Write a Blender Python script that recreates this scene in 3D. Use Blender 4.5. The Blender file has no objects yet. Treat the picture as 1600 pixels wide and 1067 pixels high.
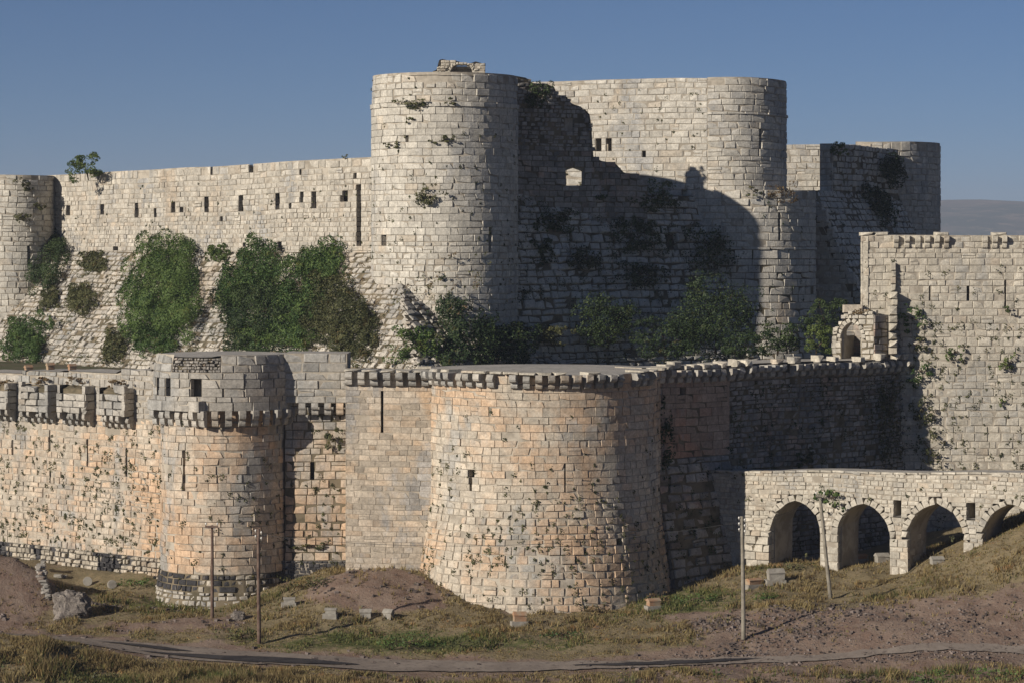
import bpy, math, random
import numpy as np
from mathutils import Matrix, Vector

RNG = np.random.default_rng(11)
random.seed(5)
SC = bpy.context.scene
COL = SC.collection
R = math.radians

# ------------------------------------------------------------------ camera, sky, sun, exposure
FPX, HORIZON, CAMZ = 4000.0, 390.0, 21.45      # focal length in photo pixels, horizon row, eye height
cam = bpy.data.cameras.new('camera'); camo = bpy.data.objects.new('camera', cam); COL.objects.link(camo)
cam.sensor_width = 36.0; cam.lens = 36.0 * FPX / 1600.0
cam.shift_y = -(533.5 - HORIZON) / 1600.0
cam.clip_start = 0.5; cam.clip_end = 20000
camo.location = (0, 0, CAMZ); camo.rotation_euler = (R(90), 0, 0)
SC.camera = camo

SUN_AZ, SUN_EL = 51.5, 21.8                    # degrees left of the way back to the camera, height
sd = Vector((-math.sin(R(SUN_AZ)) * math.cos(R(SUN_EL)), -math.cos(R(SUN_AZ)) * math.cos(R(SUN_EL)), math.sin(R(SUN_EL))))
world = bpy.data.worlds.new('World'); SC.world = world; world.use_nodes = True
wn = world.node_tree; wn.nodes.clear()
sky = wn.nodes.new('ShaderNodeTexSky'); sky.sky_type = 'NISHITA'; sky.sun_disc = False
sky.sun_elevation = R(SUN_EL); sky.sun_rotation = math.atan2(sd.x, sd.y)
sky.altitude = 600; sky.air_density = 0.6; sky.dust_density = 0.0; sky.ozone_density = 8.0
tint = wn.nodes.new('ShaderNodeMix'); tint.data_type = 'RGBA'; tint.blend_type = 'MULTIPLY'; tint.inputs[0].default_value = 1
tint.inputs[7].default_value = (1.0, 0.90, 0.83, 1)
bg = wn.nodes.new('ShaderNodeBackground'); bg.inputs[1].default_value = 0.056
wo = wn.nodes.new('ShaderNodeOutputWorld')
wn.links.new(sky.outputs[0], tint.inputs[6]); wn.links.new(tint.outputs[2], bg.inputs[0]); wn.links.new(bg.outputs[0], wo.inputs[0])

sun = bpy.data.lights.new('sun', 'SUN'); sun.energy = 5.0; sun.angle = R(0.53); sun.color = (1.0, 0.915, 0.80)
suno = bpy.data.objects.new('sun', sun); COL.objects.link(suno)
suno.rotation_euler = sd.to_track_quat('Z', 'Y').to_euler(); suno.location = (-60, -40, 90)

SC.view_settings.view_transform = 'Standard'; SC.view_settings.look = 'None'
SC.view_settings.exposure = 0.16; SC.view_settings.gamma = 1.0; SC.view_settings.use_curve_mapping = False
SC.cycles.max_bounces = 5; SC.cycles.diffuse_bounces = 3; SC.cycles.volume_bounces = 1

# ------------------------------------------------------------------ small tools
def W(px, D): return (px - 800.0) * D / FPX
def Z(py, D): return CAMZ - (py - HORIZON) * D / FPX
def P(px, py, D): return np.array((W(px, D), D, Z(py, D)))
def proj(p):
    p = np.asarray(p); return 800 + p[..., 0] / p[..., 1] * FPX, HORIZON - (p[..., 2] - CAMZ) / p[..., 1] * FPX

def mesh(name, V, faces, mats, mi=None, tone=None, smooth=False):
    """V (n,3); faces: list of int arrays (m,k); mi: per-face material index; tone: per-face float."""
    me = bpy.data.meshes.new(name)
    V = np.asarray(V, np.float32)
    me.vertices.add(len(V)); me.vertices.foreach_set('co', V.ravel())
    loops = np.concatenate([np.asarray(f, np.int32).ravel() for f in faces])
    tot = np.concatenate([np.full(len(f), np.asarray(f).shape[1], np.int32) for f in faces])
    st = np.concatenate(([0], np.cumsum(tot)[:-1])).astype(np.int32)
    me.loops.add(len(loops)); me.loops.foreach_set('vertex_index', loops)
    me.polygons.add(len(tot)); me.polygons.foreach_set('loop_start', st); me.polygons.foreach_set('loop_total', tot)
    if mi is not None: me.polygons.foreach_set('material_index', np.asarray(mi, np.int32))
    me.polygons.foreach_set('use_smooth', np.full(len(tot), smooth, bool))
    for m in (mats if isinstance(mats, (list, tuple)) else [mats]): me.materials.append(m)
    if tone is not None:
        a = me.attributes.new('tone', 'FLOAT', 'FACE'); a.data.foreach_set('value', np.asarray(tone, np.float32))
    me.update(calc_edges=True)
    return me

def link(name, data, parent=None, loc=None, **props):
    o = bpy.data.objects.new(name, data); COL.objects.link(o)
    if parent is not None: o.parent = parent
    if loc is not None: o.location = loc
    for k, v in props.items():
        if v is not None: o[k] = v
    return o

class MB:
    """collects polygons"""
    def __init__(s): s.V = []; s.F = {3: [], 4: []}; s.N = []; s.n = 0
    def add(s, V, F):
        V = np.asarray(V, float)
        for f in F:
            if len(f) in (3, 4): s.F[len(f)].append([i + s.n for i in f])
            else: s.N.append([i + s.n for i in f])
        s.V.append(V); s.n += len(V)
    def box(s, c, sx, sy, sz, rz=0.0, taper=1.0, jit=0.0):
        x, y, z = sx / 2, sy / 2, sz / 2
        V = np.array([(a * x * (taper if d > 0 else 1), b * y * (taper if d > 0 else 1), d * z) for d in (-1, 1) for b in (-1, 1) for a in (-1, 1)], float)
        if jit: V += RNG.normal(0, jit, V.shape)
        ca, sa = math.cos(rz), math.sin(rz)
        V = np.stack([V[:, 0] * ca - V[:, 1] * sa, V[:, 0] * sa + V[:, 1] * ca, V[:, 2]], 1) + np.asarray(c)
        s.add(V, [(0, 2, 3, 1), (4, 5, 7, 6), (0, 1, 5, 4), (1, 3, 7, 5), (3, 2, 6, 7), (2, 0, 4, 6)])
    def hexa(s, A, B):
        """bottom quad A, top quad B (each 4 points, same winding)"""
        s.add(list(A) + list(B), [(3, 2, 1, 0), (4, 5, 6, 7), (0, 1, 5, 4), (1, 2, 6, 5), (2, 3, 7, 6), (3, 0, 4, 7)])
    def tube(s, pts, rad, n=6):
        pts = [np.asarray(p, float) for p in pts]; rad = rad if hasattr(rad, '__len__') else [rad] * len(pts)
        V = []; F = []
        for i, p in enumerate(pts):
            d = pts[min(i + 1, len(pts) - 1)] - pts[max(i - 1, 0)]; d = d / (np.linalg.norm(d) + 1e-9)
            a = np.cross(d, (0, 0, 1) if abs(d[2]) < .9 else (1, 0, 0)); a /= np.linalg.norm(a); b = np.cross(d, a)
            for k in range(n):
                t = 2 * math.pi * k / n; V.append(p + rad[i] * (a * math.cos(t) + b * math.sin(t)))
        for i in range(len(pts) - 1):
            for k in range(n):
                F.append((i * n + k, i * n + (k + 1) % n, (i + 1) * n + (k + 1) % n, (i + 1) * n + k))
        F.append(tuple(range(n))[::-1]); F.append(tuple((len(pts) - 1) * n + k for k in range(n)))
        s.add(V, F)
    def build(s, name, mats, smooth=False):
        fs = [np.array(s.F[k], np.int32) for k in (3, 4) if s.F[k]]
        fs += [np.array([f], np.int32) for f in s.N]
        return mesh(name, np.concatenate(s.V), fs, mats, smooth=smooth)

def vnoise(x, y, seed=0):
    """smooth value noise on numpy arrays"""
    x = np.asarray(x, float); y = np.asarray(y, float)
    xi = np.floor(x).astype(np.int64); yi = np.floor(y).astype(np.int64); fx = x - xi; fy = y - yi
    fx = fx * fx * (3 - 2 * fx); fy = fy * fy * (3 - 2 * fy)
    def h(a, b):
        n = (a * 374761393 + b * 668265263 + seed * 974634777) & 0x7fffffff
        n = ((n ^ (n >> 13)) * 1274126177) & 0x7fffffff
        n = (n ^ (n >> 16)) & 0xffff
        return n / 65535.0
    return (h(xi, yi) * (1 - fx) + h(xi + 1, yi) * fx) * (1 - fy) + (h(xi, yi + 1) * (1 - fx) + h(xi + 1, yi + 1) * fx) * fy
def fbm(x, y, seed=0, o=4):
    s = 0; a = .5
    for i in range(o): s = s + a * (vnoise(x * 2 ** i, y * 2 ** i, seed + i) - .5); a *= .5
    return s
def smooth(a, b, x):
    t = np.clip((np.asarray(x, float) - a) / (b - a), 0, 1); return t * t * (3 - 2 * t)

# ------------------------------------------------------------------ materials
def new_mat(name):
    m = bpy.data.materials.new(name); m.use_nodes = True
    nt = m.node_tree; b = nt.nodes['Principled BSDF']
    b.inputs['Roughness'].default_value = 0.95; b.inputs['Specular IOR Level'].default_value = 0.15
    return m, nt, b
def N(nt, t, **kw):
    n = nt.nodes.new(t)
    for k, v in kw.items(): setattr(n, k, v)
    return n
def noise(nt, vec, scale, detail=4, rough=.6, dist=0.0):
    n = N(nt, 'ShaderNodeTexNoise'); n.inputs['Scale'].default_value = scale; n.inputs['Detail'].default_value = detail
    n.inputs['Roughness'].default_value = rough; n.inputs['Distortion'].default_value = dist
    nt.links.new(vec, n.inputs['Vector']); return n.outputs['Fac']
def rng_map(nt, v, a, b, c=0.0, d=1.0, smoothstep=True):
    n = N(nt, 'ShaderNodeMapRange'); n.interpolation_type = 'SMOOTHSTEP' if smoothstep else 'LINEAR'
    for i, x in enumerate((a, b, c, d)): n.inputs[i + 1].default_value = x
    nt.links.new(v, n.inputs[0]); return n.outputs[0]
def math_n(nt, op, a, b=None):
    n = N(nt, 'ShaderNodeMath', operation=op)
    for i, v in enumerate((a, b)):
        if v is None: continue
        if isinstance(v, (int, float)): n.inputs[i].default_value = v
        else: nt.links.new(v, n.inputs[i])
    return n.outputs[0]
def mixc(nt, fac, a, b, mode='MIX'):
    n = N(nt, 'ShaderNodeMix'); n.data_type = 'RGBA'; n.blend_type = mode
    for s, v in ((0, fac), (6, a), (7, b)):
        if isinstance(v, (int, float)): n.inputs[s].default_value = v
        elif isinstance(v, tuple): n.inputs[s].default_value = v + (1,) if len(v) == 3 else v
        else: nt.links.new(v, n.inputs[s])
    return n.outputs[2]
def pos_vec(nt, off=(0, 0, 0), scale=(1, 1, 1)):
    g = N(nt, 'ShaderNodeNewGeometry'); mp = N(nt, 'ShaderNodeMapping')
    mp.inputs['Location'].default_value = off; mp.inputs['Scale'].default_value = scale
    nt.links.new(g.outputs['Position'], mp.inputs[0]); return mp.outputs[0]
def tone_val(nt):
    at = N(nt, 'ShaderNodeAttribute'); at.attribute_name = 'tone'
    oi = N(nt, 'ShaderNodeObjectInfo')
    return math_n(nt, 'FRACT', math_n(nt, 'ADD', at.outputs['Fac'], oi.outputs['Random']))
def bump(nt, b, h, strength=.5, dist=.04):
    n = N(nt, 'ShaderNodeBump'); n.inputs['Strength'].default_value = strength; n.inputs['Distance'].default_value = dist
    nt.links.new(h, n.inputs['Height']); nt.links.new(n.outputs[0], b.inputs['Normal'])

def stone_mat(name, pale, grey, warm, warm_lo=.5, warm_hi=.65, grey_lo=.5, grey_hi=.62, seed=0, spread=.3, warmstone=.15, streak=.5):
    m, nt, b = new_mat(name)
    pv = pos_vec(nt, (seed * 13.7, seed * 5.1, seed * 3.3))
    t = tone_val(nt)
    wn_ = N(nt, 'ShaderNodeTexWhiteNoise', noise_dimensions='1D'); nt.links.new(math_n(nt, 'MULTIPLY', t, 531.7), wn_.inputs['W'])
    t2 = wn_.outputs['Value']
    # large patina patches, shifted a little from stone to stone
    nb = math_n(nt, 'ADD', noise(nt, pv, .16, 5, .62, .4), math_n(nt, 'MULTIPLY', math_n(nt, 'SUBTRACT', t2, .5), .09))
    wmask = rng_map(nt, nb, warm_lo, warm_hi)
    wm2 = rng_map(nt, t, 1 - warmstone, 1 - warmstone * .6)
    wmask = math_n(nt, 'MAXIMUM', wmask, math_n(nt, 'MULTIPLY', wm2, .55))
    c = mixc(nt, wmask, pale, warm)
    pv2 = pos_vec(nt, (seed * 3.1 + 40, 7, 9), (1, 1, .45))
    ng = math_n(nt, 'ADD', noise(nt, pv2, .33, 5, .6, .3), math_n(nt, 'MULTIPLY', math_n(nt, 'SUBTRACT', t, .5), .11))
    c = mixc(nt, rng_map(nt, ng, grey_lo, grey_hi), c, grey)
    # rain streaks
    pv3 = pos_vec(nt, (seed, 2, 1), (1.3, 1.3, .10))
    c = mixc(nt, math_n(nt, 'MULTIPLY', rng_map(nt, noise(nt, pv3, 1.0, 4, .65), .55, .75), streak), c, tuple(x * .62 for x in grey))
    # stone-to-stone value
    v = math_n(nt, 'ADD', math_n(nt, 'MULTIPLY', t2, spread), 1 - spread * .55)
    fine = noise(nt, pv, 3.2, 6, .72)
    v = math_n(nt, 'MULTIPLY', v, rng_map(nt, fine, .25, .75, .70, 1.22, False))
    v = math_n(nt, 'MULTIPLY', v, rng_map(nt, noise(nt, pv, .75, 8, .78, .6), .32, .68, .74, 1.16, False))
    v = math_n(nt, 'MULTIPLY', v, rng_map(nt, noise(nt, pv, 8.0, 3, .65, .3), .3, .7, .80, 1.18, False))
    vc = N(nt, 'ShaderNodeCombineColor')
    for i in range(3): nt.links.new(v, vc.inputs[i])
    c = mixc(nt, 1.0, c, vc.outputs[0], 'MULTIPLY')
    # lichen and pits
    pits = math_n(nt, 'MAXIMUM', rng_map(nt, noise(nt, pv, 1.9, 8, .75, .5), .60, .70), rng_map(nt, noise(nt, pos_vec(nt, (3, 8, seed)), 4.5, 4, .7), .66, .72))
    c = mixc(nt, math_n(nt, 'MULTIPLY', pits, .55), c, tuple(x * .42 for x in grey))
    nt.links.new(c, b.inputs['Base Color'])
    bump(nt, b, noise(nt, pv, 7.0, 6, .7), .55, .05)
    return m

def plain_mat(name, c1, c2, scale=2.0, lo=.4, hi=.6, c3=None, rough=.95, bmp=.4, bdist=.04, tone=0.0):
    m, nt, b = new_mat(name); pv = pos_vec(nt)
    c = mixc(nt, rng_map(nt, noise(nt, pv, scale, 6, .65, .2), lo, hi), c1, c2)
    if c3: c = mixc(nt, rng_map(nt, noise(nt, pv, scale * 5, 5, .7), .52, .68), c, c3)
    if tone:
        t = tone_val(nt); vc = N(nt, 'ShaderNodeCombineColor'); v = math_n(nt, 'ADD', math_n(nt, 'MULTIPLY', t, tone), 1 - tone / 2)
        for i in range(3): nt.links.new(v, vc.inputs[i])
        c = mixc(nt, 1.0, c, vc.outputs[0], 'MULTIPLY')
    nt.links.new(c, b.inputs['Base Color']); b.inputs['Roughness'].default_value = rough
    if bmp: bump(nt, b, noise(nt, pv, scale * 4, 6, .7), bmp, bdist)
    return m

def leaf_mat(name, c1, c2, trans=.22):
    m, nt, b = new_mat(name); pv = pos_vec(nt)
    t = tone_val(nt)
    f = math_n(nt, 'ADD', math_n(nt, 'MULTIPLY', t, .6), math_n(nt, 'MULTIPLY', noise(nt, pv, .9, 3), .5))
    c = mixc(nt, rng_map(nt, f, .25, .85), c1, c2)
    c = mixc(nt, math_n(nt, 'MULTIPLY', rng_map(nt, noise(nt, pos_vec(nt, (9, 4, 2)), 1.1, 5, .7), .56, .72), .55), c, (c2[0] * 1.5 + .03, c2[1] * .95, c2[2] * .8))
    nt.links.new(c, b.inputs['Base Color']); b.inputs['Roughness'].default_value = .6; b.inputs['Specular IOR Level'].default_value = .25
    tr = N(nt, 'ShaderNodeBsdfTranslucent'); nt.links.new(c, tr.inputs[0])
    ms = N(nt, 'ShaderNodeMixShader'); ms.inputs[0].default_value = trans
    out = nt.nodes['Material Output']
    nt.links.new(b.outputs[0], ms.inputs[1]); nt.links.new(tr.outputs[0], ms.inputs[2]); nt.links.new(ms.outputs[0], out.inputs[0])
    return m

M = {}
M['inner'] = stone_mat('pale limestone', (.54, .505, .435), (.40, .39, .365), (.49, .41, .31), .58, .76, .48, .68, 1, .24, .08)
M['innerw'] = stone_mat('inner wall limestone', (.49, .45, .38), (.37, .355, .325), (.45, .37, .28), .54, .72, .50, .66, 2, .32, .12)
M['talus'] = stone_mat('weathered talus limestone', (.49, .45, .385), (.35, .335, .305), (.42, .355, .275), .54, .70, .50, .66, 3, .36, .08)
M['peach'] = stone_mat('peach limestone', (.53, .465, .375), (.37, .35, .315), (.53, .375, .25), .36, .60, .50, .66, 4, .28, .10)
M['tower'] = stone_mat('cream and peach limestone', (.53, .47, .38), (.39, .37, .33), (.51, .365, .245), .40, .60, .54, .68, 5, .28, .12)
M['smooth'] = stone_mat('recut limestone', (.50, .43, .34), (.38, .355, .32), (.50, .37, .25), .5, .66, .50, .62, 6, .42, .16, .25)
M['grey'] = stone_mat('grey parapet limestone', (.42, .39, .34), (.33, .32, .295), (.43, .36, .28), .58, .72, .45, .6, 7, .34, .1)
M['bastion'] = stone_mat('bastion limestone', (.52, .475, .39), (.40, .38, .335), (.49, .40, .30), .58, .74, .54, .68, 8, .22, .08, .4)
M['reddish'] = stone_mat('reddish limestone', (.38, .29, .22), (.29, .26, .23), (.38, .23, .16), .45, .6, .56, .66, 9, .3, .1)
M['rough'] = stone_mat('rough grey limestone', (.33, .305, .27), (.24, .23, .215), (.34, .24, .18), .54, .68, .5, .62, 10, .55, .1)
M['arcade'] = stone_mat('arcade limestone', (.49, .45, .375), (.39, .37, .33), (.47, .38, .28), .60, .75, .54, .68, 12, .30, .08)
M['basalt'] = plain_mat('black basalt', (.055, .053, .055), (.10, .095, .09), 1.5, tone=.6)
M['mixed'] = stone_mat('pale footing stones among basalt', (.47, .42, .34), (.06, .058, .06), (.42, .32, .22), .55, .7, .50, .54, 13, .5, .1)
M['mortar'] = plain_mat('old mortar', (.29, .255, .205), (.43, .385, .315), .9)
M['mortar_dk'] = plain_mat('earth filled joints', (.10, .085, .055), (.19, .155, .105), .8)
M['mortar_lt'] = plain_mat('fresh mortar', (.36, .31, .24), (.43, .375, .30), 1.2)
M['slab'] = plain_mat('paved wall walk', (.33, .31, .28), (.42, .39, .345), .5, .35, .65, (.2, .19, .15))
M['soil'] = plain_mat('bare soil', (.13, .095, .075), (.19, .14, .11), .6, .35, .65, (.20, .17, .14))
M['ward'] = plain_mat('ward earth and weeds', (.12, .10, .065), (.08, .085, .04), .5)
M['road'] = plain_mat('gravel track', (.20, .165, .138), (.26, .218, .182), .5, .35, .65, (.12, .095, .08), bmp=.6, bdist=.06)
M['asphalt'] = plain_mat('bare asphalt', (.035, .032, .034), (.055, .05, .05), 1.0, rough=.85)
M['gravel'] = plain_mat('loose stones', (.085, .068, .060), (.165, .135, .12), .8, tone=.9)
M['rock'] = plain_mat('rubble lump', (.15, .13, .115), (.30, .265, .23), 1.6, .35, .65, (.07, .06, .055), bmp=1.0, bdist=.12)
M['wood'] = plain_mat('weathered pole wood', (.10, .065, .05), (.16, .115, .09), 2.0)
M['woodgrey'] = plain_mat('grey pole wood', (.19, .17, .135), (.26, .235, .19), 2.0)
M['porcelain'] = plain_mat('porcelain', (.6, .58, .54), (.7, .68, .62), 3.0, rough=.35, bmp=0)
M['wire'] = plain_mat('wire', (.05, .05, .05), (.08, .08, .08), 3.0, bmp=0)
M['boxpale'] = plain_mat('pale box stone', (.31, .29, .25), (.24, .22, .19), 2.5)
M['boxwarm'] = plain_mat('ochre box stone', (.34, .20, .12), (.33, .26, .18), 2.0)
M['bark'] = plain_mat('bark', (.07, .05, .035), (.12, .09, .065), 4.0)
M['leaf_mid'] = leaf_mat('green leaves', (.036, .074, .020), (.115, .170, .045))
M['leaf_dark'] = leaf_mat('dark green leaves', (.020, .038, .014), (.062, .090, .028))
M['leaf_bright'] = leaf_mat('bright green leaves', (.05, .085, .02), (.15, .19, .055), .35)
M['leaf_dry'] = leaf_mat('dry weed leaves', (.11, .075, .04), (.20, .14, .065))
M['leaf_olive'] = leaf_mat('olive weed leaves', (.05, .058, .022), (.125, .125, .05))
M['grass_dry'] = leaf_mat('dry reddish grass', (.15, .105, .050), (.31, .245, .11), .3)
M['grass_green'] = leaf_mat('green grass', (.055, .078, .022), (.17, .18, .055), .3)

# ------------------------------------------------------------------ wall and tower surfaces
class Wall:
    def __init__(s, a, b, off=None):
        s.a = np.array(a, float); s.b = np.array(b, float); d = s.b - s.a; s.L = float(np.hypot(*d)); s.t = d / s.L
        s.warp = None; s.und = .07; s.n = np.array((s.t[1], -s.t[0])); s.off = off or (lambda z: 0.0 * np.asarray(z, float))
    def pos(s, u, z, d=0.0):
        u, z, d = np.broadcast_arrays(np.asarray(u, float), np.asarray(z, float), np.asarray(d, float)); o = s.off(z) + d
        zz = z + (s.warp(u, z) if s.warp else 0.0) + s.und * 2 * (vnoise(u * .21 + s.a[0], z * .12, 9) - .5)
        return np.stack([s.a[0] + s.t[0] * u + s.n[0] * o, s.a[1] + s.t[1] * u + s.n[1] * o, zz], -1)
    def urange(s): return 0.0, s.L
class Tower:
    def __init__(s, c, r, t0=-100, t1=100):
        s.c = np.array(c, float); s.rf = r; s.R = float(r(np.array(1e3))); s.t0, s.t1 = R(t0), R(t1)
    def pos(s, u, z, d=0.0):
        u, z, d = np.broadcast_arrays(np.asarray(u, float), np.asarray(z, float), np.asarray(d, float)); th = u / s.R; r = s.rf(z) + d
        zz = z + .12 * (vnoise(u * .21 + s.c[0], z * .12, 9) - .5)
        return np.stack([s.c[0] + r * np.sin(th), s.c[1] - r * np.cos(th), zz], -1)
    def urange(s): return s.t0 * s.R, s.t1 * s.R
def frame(S, u, z):
    e = .05; q = S.pos(np.array([u - e, u + e, u, u]), np.array([z, z, z - e, z + e]))
    t = q[1] - q[0]; t /= np.linalg.norm(t); k = q[3] - q[2]; k /= np.linalg.norm(k); n = np.cross(t, k); n /= np.linalg.norm(n)
    return t, np.cross(n, t) , n
def hit(S, px, py, zr=(-2, 36)):
    u0, u1 = S.urange()
    if isinstance(S, Tower): u0, u1 = max(u0, -R(88) * S.R), min(u1, R(88) * S.R)
    for _ in range(3):
        U, Zz = np.meshgrid(np.linspace(u0, u1, 90), np.linspace(zr[0], zr[1], 90)); q = S.pos(U, Zz); x, y = proj(q)
        i = np.argmin((x - px) ** 2 + (y - py) ** 2); u, z = U.flat[i], Zz.flat[i]
        du, dz = (u1 - u0) / 40, (zr[1] - zr[0]) / 40; u0, u1, zr = u - du, u + du, (z - dz, z + dz)
    return u, z
def hole(S, px, py, w, h, zr=(-2, 36)):
    """opening from photo size; returns (u0,u1,z0,z1)"""
    u, z = hit(S, px, py, zr); p = S.pos(u, z); t, k, n = frame(S, u, z); v = p - np.array((0, 0, CAMZ)); v /= np.linalg.norm(v)
    w = w * p[1] / FPX / max(.35, abs(t[0])); h = h * p[1] / FPX
    return (u - w / 2, u + w / 2, z - h / 2, z + h / 2)

# unit stones: x,z in +-.5, front at y=0, body behind; three families of weathering
def stone_variant(k, worn):
    r = np.random.default_rng(100 + k)
    c = [(-1, -1), (1, -1), (1, 1), (-1, 1)]
    ins = .010 + worn * .035
    V = []
    for a, b in c: V.append((a * (.5 - ins - r.uniform(0, worn * .07)), r.normal(0, .02 * (1 + worn)), b * (.5 - ins * 1.5 - r.uniform(0, worn * .09))))
    for a, b in c: V.append((a * (.5 - r.uniform(0, .012 + worn * .03)), .022 + worn * .07 + r.uniform(0, .02), b * (.5 - r.uniform(0, .02 + worn * .05))))
    for a, b in c: V.append((a * .5, 1.0, b * .5))
    if k % 5 in (1, 3):                       # a chipped corner
        i = int(r.integers(4)); cx_, cz_ = r.uniform(.05, .20), r.uniform(.10, .34)
        for j in (i, i + 4):
            V[j] = (V[j][0] * (1 - 2 * cx_), V[j][1] + .02, V[j][2] * (1 - 2 * cz_))
    V.append((r.uniform(-.1, .1), -.01 - worn * .08 * r.random(), r.uniform(-.1, .1)))
    F = [(0, 1, 12), (1, 2, 12), (2, 3, 12), (3, 0, 12)]
    for o in (0, 4):
        for i in range(4):
            j = (i + 1) % 4; F += [(o + i, o + 4 + i, o + 4 + j), (o + i, o + 4 + j, o + j)]
    return np.array(V), np.array(F)
NVAR = 16
VAR = {w: [stone_variant(i + int(w * 100), w) for i in range(NVAR)] for w in (0.0, .5, 1.0)}
_sm = {}
def stone_mesh(worn, i, mat):
    key = (worn, i, mat)
    if key not in _sm:
        V, F = VAR[worn][i]; _sm[key] = mesh('stone', V, [F], M[mat])
    return _sm[key]

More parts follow.
